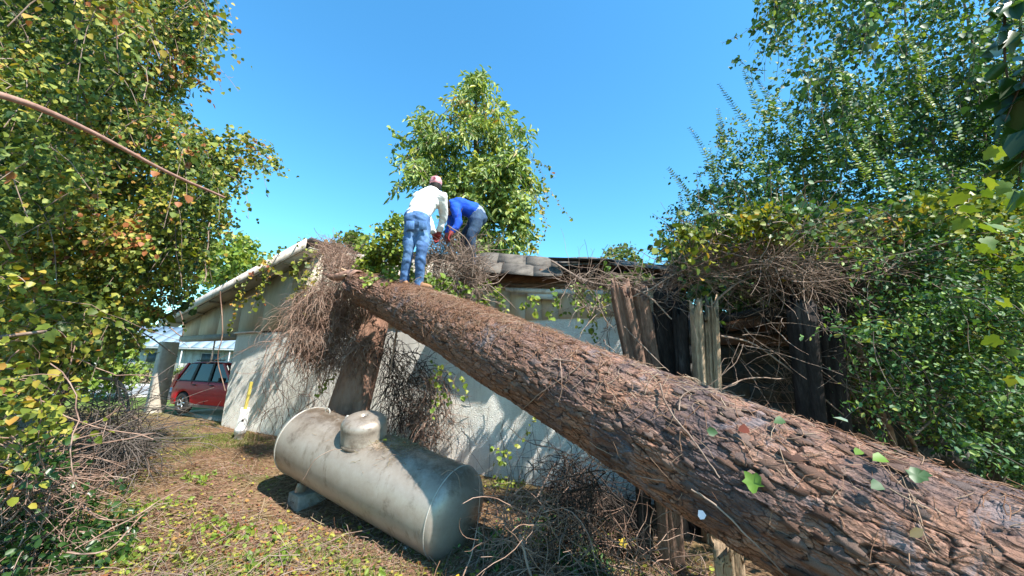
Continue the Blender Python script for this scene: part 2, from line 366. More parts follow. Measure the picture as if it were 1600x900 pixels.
# stucco wall (finely gridded so that its hand-trowelled face is uneven)
ns, nz_ = 200, 60
S_, Z_ = np.meshgrid(np.linspace(0, S_endR, ns), np.linspace(-.5, ZT, nz_))
dep = (fbm(S_*2.2, Z_*2.2, 4, 31)-.5)*.03+(fbm(S_*9, Z_*9, 3, 41)-.5)*.012
Vw = np.array([WA[0], WA[1], 0])+dW*S_[..., None]+nW*dep[..., None]+np.array([0, 0, 1.])*Z_[..., None]; Vw = Vw.reshape(-1, 3)
i = (np.arange(nz_-1)[:, None]*ns+np.arange(ns-1)[None]).ravel(); Fw = np.stack([i, i+1, i+ns+1, i+ns], 1)
Vb, Fb = wbox(0, S_endR, -.5, ZT, -.25, -.03)
Vc, Fc = wbox(-.004, .0, -.5, ZT+.0, -.25, .0)
V, F = join_data([(Vw, Fw), (Vb, Fb), (Vc, Fc)]); child('wall', npmesh('wall', V, F, M_stucco), house)
child('wall_cap', npmesh('wall_cap', *wbox(-.06, 1.2, ZT, ZT+.05, -.28, .06), M_fascia), house)
# gable boards
sp = S_eL+.35; bi = 0; Sb_end = S_endR
boards = []
s = S_eL+.5
while s < S_endR-.2:
    wv = 1.2 if s < S_ridge-.7 else .30; z0 = ZT+.055 if -.5 < s < 1.3 else ZT-.012
    zt0, zt1 = min(zr(s), 9)-.14, min(zr(s+wv-.012), 9)-.14
    zt0, zt1 = max(zt0, z0+.03), max(zt1, z0+.03)
    if s < S_ridge < s+wv: pass
    o0, o1 = -.10, .02+R.uniform(-.004, .004)
    V = [wl(a, z, o) for a, zt in ((s, zt0), (s+wv-(.012 if wv < 1 else .004), zt1)) for o in (o0, o1) for z in (z0, zt)]
    ob = child('siding_board', npmesh('siding_board', *hexa(V), M_siding), house); s += wv
# dark felt behind the boards
V, F = [], []
for a, b in ((S_eL+.45, S_ridge), (S_ridge, S_endR)):
    o = len(V); V += [wl(a, ZT-.1, -.06), wl(b, ZT-.1, -.06), wl(b, max(zr(b)+.02, ZT+.1), -.06), wl(a, max(zr(a)+.02, ZT+.1), -.06)]; F.append([o, o+1, o+2, o+3])
child('backing', npmesh('backing', V, F, M_shdark), house)
# carport beam, ceiling, post
pb = onwall(268, 519)
child('beam', npmesh('beam', *wbox(S_eL+.45, -.02, ZT-.16, ZT+.016, -.16, .04), M_soffit), house)
bd = nW*-1
pt = onground(240, 642); 
def post_mesh(base, top, wd, name, mat):
    K = 14; P = np.array(base)+(np.array(top)-np.array(base))*np.linspace(0, 1, K)[:, None]
    V = []; 
    for k in range(K):
        for a, b in ((-1, -1), (1, -1), (1, 1), (-1, 1)): V.append(P[k]+dW*a*wd/2+nW*b*wd/2+R.normal(size=3)*.003)
    F = [(k*4+j, k*4+(j+1) % 4, k*4+4+(j+1) % 4, k*4+4+j) for k in range(K-1) for j in range(4)]
    return npmesh(name, V, F, mat)
S_post = ws(onwall(252, 580)); zpb = -.35
child('support_post', post_mesh(wl(S_post-.05, zpb, -.06), wl(S_post+.0, ZT-.15, -.06), .42, 'support_post', M_post), house)
0 and child('support_post', post_mesh(wl(S_post+.05, zpb, -5.6), wl(S_post+.05, ZT-.15, -5.6), .3, 'support_post', M_post), house)
link('carport_slab', npmesh('carport_slab', *wbox(S_eL+.3, -.1, -.32, -.115, -8, -.35), M_conc), kind='structure')
child('carport_ceiling', npmesh('carport_ceiling', *wbox(S_eL+.45, -.02, ZT+.02, ZT+.05, -7, -.165), M_soffit), house)
child('side_wall', npmesh('side_wall', *wbox(3.0, 3.2, -.4, ZT, -7, -.26), M_stucco), house)
# rake fascia boards, roof decks
def rake(a, b, o0, o1, top, h, mat, name):
    V = [wl(s, zr(s)+top-dz, o) for s in (a, b) for o in (o0, o1) for dz in (h, 0)]
    return child(name, npmesh(name, *hexa(V), mat), house)
rake(S_eL, S_ridge-.1, .485, .52, .06, .25, M_fascia, 'rake_board')
rake(S_eL, S_ridge-.1, -.0, .395, -.115, .02, M_soffit, 'soffit_panel')
for s in np.arange(S_eL+.6, S_ridge-.3, 1.2):
    V, F = bar(wl(s, zr(s)-.16, .02), wl(s, zr(s)-.16, .39), .09, .05); child('lookout', npmesh('lookout', V, F, M_soffit), house)
def deck(a, b, top, th, o0, o1, mat, name):
    V = [wl(s, zr(s)+top-dz, o) for s in (a, b) for o in (o0, o1) for dz in (th, 0)]
    return child(name, npmesh(name, *hexa(V), mat), house)
deck(S_eL-.1, S_ridge, .07, .065, -8, .47, M_shdark, 'roof')
S_br = ws(onwall(742, 398, .4))       # where the crushed stretch ends
deck(S_ridge+.9, S_eR+.1, .06, .06, -8, -.10, M_shdark, 'roof')
deck(S_ridge, S_ridge+.9, .06, .06, -8, -.75, M_shdark, 'roof')
# exposed brown boards under the torn right-hand edge, and a pale strip below them
def rail(pxa, pxb, off, hpx, mat, name, th=.03, n=1):
    for i in range(n):
        a = onwall(pxa[0]+(pxb[0]-pxa[0])*i/n, pxa[1]+(pxb[1]-pxa[1])*i/n, off); b = onwall(pxa[0]+(pxb[0]-pxa[0])*(i+1)/n-1, pxa[1]+(pxb[1]-pxa[1])*(i+1)/n, off)
        V, F = bar(a, b, th, hpx); child(name, npmesh(name, V, F, mat), house)
rail((728, 434), (900, 436), .10, .16, M_brownwood, 'fascia_board', .04)
rail((735, 446), (1000, 446), .16, .05, M_brownwood, 'fascia_board', .03)
rail((790, 453), (958, 458), .20, .07, M_fascia, 'trim_strip', .02)
rail((885, 436), (1050, 448), .12, .12, M_brownwood, 'fascia_board', .04)
a = onwall(822, 463, .19); V, F = bar(onwall(825, 461, .185), onwall(868, 463, .185), .012, .11); child('trim_strip', npmesh('trim_strip', V, F, M_fascia), house, label='torn piece of pale trim hanging down')
for px in (760, 800, 845, 895, 940, 990):
    V, F = bar(onwall(px, 425, .3), onwall(px, 425, -.4), .05, .10); child('rafter_tail', npmesh('rafter_tail', V, F, M_brownwood), house)
# sagging shingles over the torn edge: each a bent tab
def shingle(c00, c10, c11, c01, name='shingle'):
    """corners: top-left, top-right, bottom-right, bottom-left"""
    K = 3; L_ = []; th = .003
    c = [np.array(v, float) for v in (c00, c10, c11, c01)]; nrm = norm(np.cross(c[1]-c[0], c[3]-c[0])); nrm = nrm*np.sign(nrm@(C0-c[0]))
    sag = 0
    for k in range(K+1):
        v = k/K; a = c[0]*(1-v)+c[3]*v; b = c[1]*(1-v)+c[2]*v; off = nrm*(sag*math.sin(v*3)+.006)
        for j in range(3):
            L_.append(a+(b-a)*j/2+off+nrm*R.normal()*.0015)
    L_ = np.array(L_); L_[-3:] += R.normal(size=(3, 1))*.004*nrm*0+ (c[3]-c[0])*R.uniform(-.02, .03); n = len(L_); V = np.vstack([L_, L_-nrm*th]); F = []
    idx = lambda k, j, s=0: k*3+j+s*n
    for k in range(K):
        for j in range(2): F.append((idx(k, j), idx(k, j+1), idx(k+1, j+1), idx(k+1, j))); F.append((idx(k, j, 1), idx(k+1, j, 1), idx(k+1, j+1, 1), idx(k, j+1, 1)))
        for j in (0, 2): F.append((idx(k, j), idx(k+1, j), idx(k+1, j, 1), idx(k, j, 1)))
    for j in range(2): F.append((idx(K, j), idx(K, j+1), idx(K, j+1, 1), idx(K, j, 1))); F.append((idx(0, j), idx(0, j+1), idx(0, j+1, 1), idx(0, j, 1)))
    me = npmesh(name, V, F, M_shingle); recalc(me); return child(name, me, house)
# crushed apron: upper edge on the deck, lower edge drooping out over the boards
topl = spline([(735, 402), (760, 396), (800, 399), (850, 403), (885, 408)], 40); botl = spline([(722, 425), (750, 424), (795, 428), (850, 432), (878, 430)], 40)
for row in range(2):
    for k in range(-1, 5):
        u0, u1 = max(0, (k+(row*.37 % 1)+.12*math.sin(k*5+row))/5), (k+1+(row*.37 % 1)+.12*math.sin((k+1)*5+row))/5-.0004
        if u1 > 1: u1 = 1
        if u0 >= .98 or u1 <= .02: continue
        def pt(u, v):
            i_ = min(39, int(u*39)); a = onwall(*topl[i_], -.05+.0); b = onwall(*botl[i_], .42); return a*(1-v)+b*v+np.array([0, 0, .0])
        v0, v1 = row/2, (row+1)/2+.03
        off = np.array([0, 0, .004*(3-row)])
        shingle(pt(u0, v0)+off, pt(u1, v0)+off, pt(u1, min(v1, 1.05))+off*.6, pt(u0, min(v1, 1.05))+off*.6)
U_, V_ = 24, 5; gp = np.array([[pt(u, v)-np.array([0, 0, .012]) for u in np.linspace(0, 1, U_)] for v in np.linspace(-.1, .98, V_)]).reshape(-1, 3)
ii = (np.arange(V_-1)[:, None]*U_+np.arange(U_-1)[None]).ravel(); child('underlay', npmesh('underlay', gp, np.stack([ii, ii+1, ii+U_+1, ii+U_], 1), M_shingle), house)
bp = [onwall(850, 402, -.12), onwall(1058, 415, -.12), onwall(1058, 462, -.12), onwall(850, 452, -.12)]; child('backing', npmesh('backing', np.array(bp), [(0, 1, 2, 3)], M_brownwood), house)
# next stretch of roof, seen almost edge-on with a torn flap
t2 = spline([(868, 404), (920, 402), (970, 407), (1040, 416)], 20); b2 = spline([(880, 416), (930, 413), (980, 416), (1045, 422)], 20)
for k in range(9):
    i0, i1 = int(k*19/9), int((k+1)*19/9)
    shingle(onwall(*t2[i0], -.15), onwall(*t2[i1], -.15)-dW*.01, onwall(*b2[i1], .42)-dW*.01, onwall(*b2[i0], .42))
V, F = bar(onwall(862, 405, .3), onwall(960, 408, .42), .2, .015); child('torn_flap', npmesh('torn_flap', V, F, M_shdark), house)
rake(S_eL, S_ridge-.1, .42, .475, .075, .05, M_shdark, 'drip_edge')
# ------------------------------------------------------------------ the fallen pine
A1 = C0+np.array([-1.8466, 4.9546, .8983])*1.12+np.array([.02, 0, .045]); B1 = C0+np.array([.5612, 2.8532, -.2245])*1.12+np.array([.025, 0, .05])
dL = norm(B1-A1); LAB = np.linalg.norm(B1-A1)
LEN0, LEN1 = -1.25, LAB+3.3
def rad(s): return .272+(.392-.272)*s/LAB
eU = norm(np.array([0, 0, 1.])-dL*dL[2]); eS = np.cross(dL, eU)      # eU up, eS sideways
if eS@(C0-A1) < 0: eS = -eS                                      # eS towards the camera
def sag(s): return 0.03*np.sin(s*.9)
def bark_field(s, th, Rr):
    """relief in metres, cell random, crack"""
    circ = 2*np.pi*.42; v = th/(2*np.pi)*circ
    wu = (fbm(s*5+3, v*11, 5, 50)-.5)*.24; wv = (fbm(s*7, v*12+7, 5, 51)-.5)*.10
    def vor(su, nv, seed, uu, vv):
        rr = np.random.default_rng(seed); NU = int(26/su)+4; J = rr.random((NU, nv, 3)); svv = circ/nv
        gu = (uu+2)/su; gvv = vv/svv; iu = np.floor(gu).astype(int); iv = np.floor(gvv).astype(int)
        F1 = np.full(s.shape, 9.); F2 = np.full(s.shape, 9.); idr = np.zeros(s.shape); du_ = np.zeros(s.shape); dv_ = np.zeros(s.shape)
        for a in (-1, 0, 1):
            for b in (-1, 0, 1):
                cu, cv = np.clip(iu+a, 0, NU-1), (iv+b) % nv
                j = J[cu, cv]; x = iu+a+.08+.84*j[..., 0]+.5*((iv+b) % 2)*0-gu; y = iv+b+.08+.84*j[..., 1]-gvv
                d = np.sqrt(x*x+y*y); m = d < F1
                F2 = np.where(m, F1, np.minimum(F2, d)); idr = np.where(m, j[..., 2], idr); du_ = np.where(m, x, du_); dv_ = np.where(m, y, dv_); F1 = np.where(m, d, F1)
        return F1, F2, idr, du_, dv_
    f1, f2, id1, du1, dv1 = vor(.2, 30, 1, np.log(.115+.028*np.clip(s+2, 0, 12))/.028*.2+14+wu, v+wv)
    g1, g2, id2, du2, dv2 = vor(.08, 64, 2, np.log(.115+.028*np.clip(s+2, 0, 12))/.028*.2+14+wu*1.2, v+wv*1.2)
    ww = (fbm(s*30, v*45, 3, 90)-.5)*.35
    e1 = sst(f2-f1+ww*.25, .0, .10); e2 = sst(g2-g1+ww*.3, 0, .12)
    tq = fbm(s*6+id1*17, v*15+id1*9, 5, 60)*9; tf = tq-np.floor(tq); terr = (np.floor(tq)+sst(tf, .0, .10))/9
    tq2 = fbm(s*14+id2*7, v*30, 4, 63)*7; t2f = tq2-np.floor(tq2); terr2 = (np.floor(tq2)+sst(t2f, 0, .12))/7
    fine = fbm(s*60, v*150, 3, 70)-.5
    cd = .4+.6*fbm(s*2.2, v*5, 3, 75)*1.6
    h = .020*e1*np.clip(cd, 0, 1)+.016*(id1-.5)*e1+.016*du1*(id1-.35)*e1+.005*e2+.006*(id2-.5)*e2+.045*(terr-.5)+.016*(terr2-.5)+.004*fine
    crack = 1-e1*(.75+.25*e2)
    h = h*.68
    return h, id1, crack, .6*terr+.4*terr2, id2
ns_, nt_ = 1050, 440
ss = np.linspace(0, 1, ns_); ss = LEN0+(LEN1-LEN0)*(ss**.70)          # denser towards the camera
th = np.concatenate([np.linspace(-1.35, 2.75, 380), np.linspace(2.75, 2*np.pi-1.35, 62)[1:-1]])    # finest where it faces the open yard
SS, TH = np.meshgrid(ss, th, indexing='ij')
hh, idc, crk, ter, idc2 = bark_field(SS, TH, None)
taper = np.clip((SS-LEN0)/.9, 0.03, 1)**.55
spl = 1+.35*(1-taper)*np.sin(TH*5+SS*3)+.2*(1-taper)*np.sin(TH*11)
lump = (fbm(SS*1.1+4, np.cos(TH)*1.2+3, 3, 5)-.5)*.05
RRr = (rad(SS)+lump)*taper*spl+hh*np.clip(taper, .4, 1)-.014
def log_pt(s, th_, r): 
    s = np.asarray(s, float); th_ = np.asarray(th_, float); r = np.asarray(r, float)
    c = A1+dL*s[..., None]+eU*sag(s)[..., None]
    return c+(eU*np.cos(th_)[..., None]+eS*np.sin(th_)[..., None])*r[..., None]
P = log_pt(SS, TH, RRr)
tipc = np.clip((.55-(SS-LEN0))/.55, 0, 1)**1.5
P = P+(eU*.10-eS*.0)[None, None]*tipc[..., None]
V = P.reshape(-1, 3)
i = np.arange(ns_-1)[:, None]*nt_; j = np.arange(nt_)[None]; j1 = (j+1) % nt_
Fq = np.stack([i+j, i+nt_+j, i+nt_+j1, i+j1], -1).reshape(-1, 4)
# end caps
V = np.vstack([V, P[0].mean(0), P[-1].mean(0)]); c0, c1 = len(V)-2, len(V)-1; jj = np.arange(nt_)
Ft = np.vstack([np.stack([np.full(nt_, c0), jj, (jj+1) % nt_], 1), np.stack([np.full(nt_, c1), (ns_-1)*nt_+(jj+1) % nt_, (ns_-1)*nt_+jj], 1)])
def bark_mat():
    m = N('pine_bark')
    def at_(k): a = m.n('Attribute', attribute_name=k); return a.outputs['Fac']
    n1 = m.noise(9, 8, .7); n2 = m.noise(70, 8, .75)
    cb = m.n('CombineXYZ'); m.l(at_('along'), cb.inputs[0]); m.l(at_('around'), cb.inputs[1])
    wn = m.n('TexNoise'); wn.inputs['Scale'].default_value = 16; wn.inputs['Detail'].default_value = 6; m.l(cb.outputs[0], wn.inputs['Vector'])
    vm = m.n('VectorMath', operation='MULTIPLY_ADD'); m.l(wn.outputs['Color'], vm.inputs[0]); vm.inputs[1].default_value = (.10, .05, 0); m.l(cb.outputs[0], vm.inputs[2])
    mp_ = m.n('Mapping'); mp_.inputs['Scale'].default_value = (5.5, 17, 1); m.l(vm.outputs[0], mp_.inputs[0])
    vo = m.n('TexVoronoi', feature='DISTANCE_TO_EDGE'); vo.inputs['Scale'].default_value = 1; m.l(mp_.outputs[0], vo.inputs['Vector'])
    vc = m.n('TexVoronoi', feature='F1'); vc.inputs['Scale'].default_value = 1; m.l(mp_.outputs[0], vc.inputs['Vector'])
    mp2 = m.n('Mapping'); mp2.inputs['Scale'].default_value = (14, 44, 1); m.l(vm.outputs[0], mp2.inputs[0])
    vo2 = m.n('TexVoronoi', feature='DISTANCE_TO_EDGE'); vo2.inputs['Scale'].default_value = 1; m.l(mp2.outputs[0], vo2.inputs['Vector'])
    lay_ = m.n('TexNoise'); lay_.inputs['Scale'].default_value = 9; lay_.inputs['Detail'].default_value = 7; lay_.inputs['Roughness'].default_value = .55; mp3 = m.n('Mapping'); mp3.inputs['Scale'].default_value = (.6, 1.5, 1); m.l(vm.outputs[0], mp3.inputs[0]); m.l(mp3.outputs[0], lay_.inputs['Vector'])
    # terraces: peeled layers
    t8 = m.n('Math', operation='MULTIPLY'); t8.inputs[1].default_value = 16; m.l(lay_.outputs[0], t8.inputs[0]); fl = m.n('Math', operation='FLOOR'); m.l(t8.outputs[0], fl.inputs[0]); fr = m.n('Math', operation='FRACT'); m.l(t8.outputs[0], fr.inputs[0])
    pw = m.n('Math', operation='POWER'); m.l(fr.outputs[0], pw.inputs[0]); pw.inputs[1].default_value = 6; ad = m.n('Math', operation='ADD'); m.l(fl.outputs[0], ad.inputs[0]); m.l(pw.outputs[0], ad.inputs[1])
    sep = m.n('SeparateColor'); m.l(vc.outputs['Color'], sep.inputs[0])
    plate = m.ramp(sep.outputs[0], [(0, (.12, .058, .038, 1)), (.3, (.22, .115, .078, 1)), (.55, (.32, .175, .12, 1)), (.75, (.21, .15, .14, 1)), (1, (.44, .28, .20, 1))])
    wnz = m.n('TexWhiteNoise', noise_dimensions='1D'); m.l(fl.outputs[0], wnz.inputs['W'])
    lay = m.ramp(wnz.outputs['Value'], [(0, (.30, .12, .07, 1)), (.35, (.16, .085, .06, 1)), (.6, (.38, .235, .175, 1)), (.8, (.18, .13, .12, 1)), (1, (.44, .25, .16, 1))])
    c = m.mix(.55, plate, lay)
    c = m.mix(m.ramp(at_('crack'), [(.3, g3(0)), (.8, g3(.85))]), c, (.045, .02, .013, 1))
    c = m.mix(m.ramp(vo.outputs['Distance'], [(.0, g3(.95)), (.045, g3(0))]), c, (.03, .015, .01, 1))
    c = m.mix(m.ramp(vo2.outputs['Distance'], [(.0, g3(.6)), (.07, g3(0))]), c, (.05, .026, .018, 1))
    c = m.mix(m.ramp(n1, [(.60, g3(0)), (.70, g3(.55))]), c, (.42, .20, .11, 1))
    c = m.mix(m.ramp(n2, [(.62, g3(0)), (.75, g3(.5))]), c, (.52, .41, .33, 1))
    li = m.noise(3.3, 9, .75); c = m.mix(m.ramp(li, [(.66, g3(0)), (.70, g3(.5))]), c, (.33, .37, .38, 1))
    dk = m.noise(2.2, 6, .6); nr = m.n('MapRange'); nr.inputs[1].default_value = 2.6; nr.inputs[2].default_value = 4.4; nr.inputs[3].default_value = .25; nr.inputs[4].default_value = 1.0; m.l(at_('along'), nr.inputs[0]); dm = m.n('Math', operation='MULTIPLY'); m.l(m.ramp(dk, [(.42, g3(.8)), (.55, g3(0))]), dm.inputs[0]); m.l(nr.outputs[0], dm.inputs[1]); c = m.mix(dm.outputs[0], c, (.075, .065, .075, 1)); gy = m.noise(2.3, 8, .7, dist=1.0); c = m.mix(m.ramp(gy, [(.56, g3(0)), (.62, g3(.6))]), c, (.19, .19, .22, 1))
    c = m.mix(1.0, c, (.95, .87, .81, 1), 'MULTIPLY')
    m.col(c); m.rough(.72); m.b.inputs['Specular IOR Level'].default_value = .25
    h1 = m.ramp(vo.outputs['Distance'], [(0, g3(0)), (.10, g3(.8)), (.4, g3(1))]); h2 = m.ramp(vo2.outputs['Distance'], [(0, g3(0)), (.15, g3(1))])
    s1 = m.n('Math', operation='MULTIPLY_ADD'); m.l(h1, s1.inputs[0]); s1.inputs[1].default_value = 1.1; m.l(ad.outputs[0], s1.inputs[2])
    s2 = m.n('Math', operation='MULTIPLY_ADD'); m.l(h2, s2.inputs[0]); s2.inputs[1].default_value = .35; m.l(s1.outputs[0], s2.inputs[2])
    s3 = m.n('Math', operation='MULTIPLY_ADD'); m.l(n2, s3.inputs[0]); s3.inputs[1].default_value = 1.1; m.l(s2.outputs[0], s3.inputs[2])
    m.bump(s3.outputs[0], .9, .007); return m.m
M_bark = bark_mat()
pine = empty('fallen_pine_trunk', tuple(A1+dL*(LAB+2.6)-np.array([0, 0, .5])), label='huge fallen pine trunk with scaly brown bark, leaning up onto the crushed roof', cat='fallen tree')
ex = np.zeros(2)
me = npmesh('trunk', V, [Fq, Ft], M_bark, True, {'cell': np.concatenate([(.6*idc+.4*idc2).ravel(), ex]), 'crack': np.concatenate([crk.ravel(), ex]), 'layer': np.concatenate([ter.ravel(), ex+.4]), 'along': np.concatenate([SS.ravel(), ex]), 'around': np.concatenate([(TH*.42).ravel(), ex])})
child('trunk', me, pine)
def log_surf(s, th_):
    return log_pt(np.array([s]), np.array([th_]), np.array([rad(s)]))[0]
def log_n(th_): return eU*math.cos(th_)+eS*math.sin(th_)
# loose bark plates: individual scales standing proud of the trunk
def plate_mat():
    m = N('loose_bark_plate'); oi = m.n('ObjectInfo'); n1 = m.noise(24, 8, .7); n2 = m.noise(90, 8, .75)
    c = m.ramp(oi.outputs['Random'], [(0, (.13, .065, .045, 1)), (.4, (.24, .135, .095, 1)), (.7, (.21, .15, .135, 1)), (1, (.36, .23, .17, 1))])
    c = m.mix(.85, c, m.ramp(n1, [(.3, g3(.25)), (.5, g3(.6)), (.7, g3(.95))]), 'MULTIPLY'); m.col(c); m.rough(.7); m.b.inputs['Specular IOR Level'].default_value = .25; m.bump(m.mix(.5, n1, n2), 1.0, .012); return m.m
M_plate = plate_mat()
plates = []
for k in range(10):
    n = 13; a = np.arange(n)*2*np.pi/n+R.uniform(-.16, .16, n); rr = R.uniform(.45, 1.15, n)
    o = np.stack([np.cos(a)*rr, np.sin(a)*rr*.55], 1)     # x along the log
    zz = -(o[:, 1]**2)*.12+R.normal(size=n)*.035
    top = np.column_stack([o*.97, zz+.0]); bot = np.column_stack([o, zz-.10]); ctr = [[R.uniform(-.3, .3), R.uniform(-.1, .1), .02]]
    V = np.vstack([top, bot, ctr]); F3 = [(2*n, j, (j+1) % n) for j in range(n)]; F4 = [(j, n+j, n+(j+1) % n, (j+1) % n) for j in range(n)]
    me = npmesh('bark_plate', V, [np.array(F4), np.array(F3)], M_plate); plates.append(recalc(me))
cnt = 0
while cnt < 285:
    s = LAB+2.4-abs(R.normal())*2.3-R.uniform(0, .8); 
    if s < .4: continue
    t_ = R.uniform(-1.0, 2.3); c = log_surf(s, t_); nn = log_n(t_)
    o = bpy.data.objects.new('bark_plate', plates[cnt % 10]); col.objects.link(o); o.parent = pine
    X = norm(dL+np.cross(dL, nn)*R.uniform(-.25, .25)); Y = np.cross(nn, X); tilt = R.uniform(-.02, .10)
    Z = norm(nn+X*R.choice([-1, 1])*tilt+Y*R.uniform(-.05, .08)); Y = norm(np.cross(Z, X)); X = np.cross(Y, Z)
    sc = R.uniform(.030, .075); Mx = Matrix([[*(v), 0] for v in (X*sc, Y*sc, Z*sc)]).transposed().to_4x4() if False else Matrix(((X[0]*sc, Y[0]*sc*R.uniform(.8, 1.2), Z[0]*sc, c[0]), (X[1]*sc, Y[1]*sc, Z[1]*sc, c[1]), (X[2]*sc, Y[2]*sc, Z[2]*sc, c[2]), (0, 0, 0, 1)))
    p = c+nn*R.uniform(.004, .011); Mx = Matrix(((X[0]*sc, Y[0]*sc, Z[0]*sc, p[0]), (X[1]*sc, Y[1]*sc, Z[1]*sc, p[1]), (X[2]*sc, Y[2]*sc, Z[2]*sc, p[2]), (0, 0, 0, 1)))
    o.matrix_basis = Matrix.Translation(-pine.location) @ Mx; cnt += 1
M_needle = leafmat('shed_needles', [(0, (.20, .085, .05, 1)), (.4, (.36, .18, .11, 1)), (.75, (.48, .30, .21, 1)), (1, (.60, .44, .33, 1))], .05, .8, .6, .1)
# short stubs, shreds of bark and twigs caught on the trunk
n = 4200; s = np.concatenate([R.uniform(-.6, LAB+2.6, 1700), R.normal(2.2, .8, 2500)]); t_ = R.normal(.35, .55, n); Pn = log_pt(s, t_, rad(s)+.012)
nn = eU*np.cos(t_)[:, None]+eS*np.sin(t_)[:, None]; tang = R.normal(size=(n, 3)); tang = norm(tang-nn*(tang*nn).sum(1, keepdims=True)*.93)
Pp = grow(Pn, tang, R.uniform(.03, .20, n), 4, .35, .0); Pp = Pp-nn[:, None]*np.maximum(((Pp-Pn[:, None])*nn[:, None]).sum(-1, keepdims=True)-.012, 0)
V, F = tube_data(Pp, R.uniform(.0008, .0026, (n, 1))*np.ones((1, 4)), 3)
child('bark_shreds', npmesh('bark_shreds', V, F, M_needle), pine, kind='stuff')
# splintered pale wood at the broken tip
sp_ = []
tip = A1+dL*LEN0+eU*.1
for k in range(16):
    a = tip+dL*R.uniform(.25, .5)+R.normal(size=3)*.07; b = tip-dL*R.uniform(.0, .22)+eU*R.uniform(-.1, .10)+R.normal(size=3)*.04
    sp_.append(np.array([a*(1-u)+b*u for u in np.linspace(0, 1, 4)]))
M_bark2 = simple('pinkish_torn_bark', (.20, .11, .08, 1), (.42, .26, .20, 1), 18, .8, .8, .01, 50, vary=False)
spk = spline([A1+dL*(LEN0+.55)+eU*.10, A1+dL*(LEN0+.25)+eU*.12, at(522, 433, float((tip-C0)@FW)-.02), at(503, 426, float((tip-C0)@FW)+.1)], 12)
M_raw = simple('raw_split_wood', (.45, .28, .17, 1), (.66, .48, .33, 1), 12, .8, .4, .004, 60, vary=False)
child('splinter', tubes('splinter', spk[None], np.linspace(.15, .012, 12)[None], M_bark2, 9), pine)
child('splinters', tubes('splinters', np.array(sp_), np.array([[.035, .028, .018, .002]]*16), M_raw, 4, False), pine)
# vines lying over the trunk
def over(pts, r, lift=.02, K=30):
    """pts: list of (px,py) dropped onto the trunk"""
    out = []
    for px, py in pts:
        q = ray(px, py); c = C0-A1; b_ = q-dL*(q@dL); c_ = c-dL*(c@dL); s0 = (C0-A1)@dL
        a = b_@b_; bb = 2*b_@c_; rr = .42
        for _ in range(4):
            cc = c_@c_-rr*rr; D = bb*bb-4*a*cc; t = (-bb-math.sqrt(D))/(2*a) if D > 0 else -bb/(2*a); rr = rad(s0+t*(q@dL))+lift
        out.append(C0+q*t)
    return spline(out, K)
def vine_on_log(pts, r, mat, label, lift=.02):
    P = over(pts, r, lift); P = P+np.cumsum(R.normal(size=P.shape)*.0016, 0)
    return link('bare_vine', tubes('vine_stem', P[None], np.linspace(r, r*.55, len(P))[None], mat, 6), label=label, cat='vine', group='bare vine stems lying over the trunk')
vine_on_log([(1030, 600), (1045, 635), (1090, 690), (1128, 744)], .007, M_vinewood, 'straight pale grey twig lying down the side of the trunk left of the grape leaf')
vine_on_log([(865, 560), (905, 570), (850, 610), (815, 640)], .006, M_vinewood, 'pale looping vine stem crossing the trunk below the first timber post')
vine_on_log([(1060, 640), (1062, 618), (1085, 606), (1120, 605)], .005, M_vinewood, 'small hooked vine curl on the trunk top below the pale timber posts')
vine_on_log([(905, 690), (935, 725), (1000, 745), (1040, 752)], .006, M_vinebrown, 'reddish vine runner bending along the dark underside of the trunk')
vine_on_log([(1080, 765), (1130, 800), (1200, 870), (1235, 905)], .006, M_vinewood, 'long straight runner at the foot of the trunk near the bottom edge', .03)
vine_on_log([(875, 560), (878, 600), (875, 672)], .0045, M_vinebrown, 'thin reddish vine hanging straight down over the middle of the trunk')
# leaves lying on the trunk
def log_leaf(px, py, size, mat, label, tpl='grape', rot=0., cat='leaf', lift=.03, name='leaf'):
    c = over([(px, py), (px+1, py)], 0, lift)[0]; ax = A1+dL*((c-A1)@dL); nn = norm(c-ax)
    nn = norm(nn+norm(C0-c)*.3); Y = np.array([0, 0, 1.])*math.cos(rot)+RT*math.sin(rot); Y = norm(Y-nn*(Y@nn))
    V, F = leaf_data((c)[None], -Y[None], nn[None], size, tpl)
    V = V+nn*(np.linalg.norm(V-c, axis=1)**2/size*R.uniform(-.25, .45))[:, None]+R.normal(size=V.shape)*size*.05
    return link(name, npmesh(name, V, F, mat), label=label, cat=cat, group='leaves lying on the trunk' if cat == 'leaf' else None)
def flat(name, c, rough=.5): m = N(name); m.col((*c, 1)); m.rough(rough); return m.m
ML1 = leafmat('green_grape_leaf', [(0, (.16, .30, .04, 1)), (1, (.26, .40, .06, 1))], .3, .45); ML2 = leafmat('dull_green_leaf', [(0, (.07, .15, .06, 1)), (1, (.12, .2, .07, 1))], .3, .45)
log_leaf(1176, 742, .085, ML1, 'large bright green grape leaf lying on the near side of the trunk', rot=.1, lift=.05)
log_leaf(1226, 655, .06, ML2, 'small dull green leaf near the top of the trunk beside a red patch', 'broad', 1.3)
log_leaf(1104, 672, .055, ML2, 'dull green leaf lying on a bluish patch of bark below the timber posts', 'broad', -1.2)
log_leaf(1437, 735, .07, ML2, 'dull green leaf farthest right on the top of the trunk', 'grape', .6)
log_leaf(1385, 715, .06, ML1, 'yellowish green leaf on the trunk behind the rightmost leaf', 'broad', 1.5)
log_leaf(1377, 755, .055, ML2, 'dark green leaf just below the yellowish one on the trunk', 'broad', 1.2)
log_leaf(1328, 660, .08, leafmat('pale_leaf', [(0, (.35, .45, .35, 1)), (1, (.4, .5, .4, 1))], .3), 'pale upright leaf standing on the top edge of the trunk', 'oval', 3.0, lift=.05)
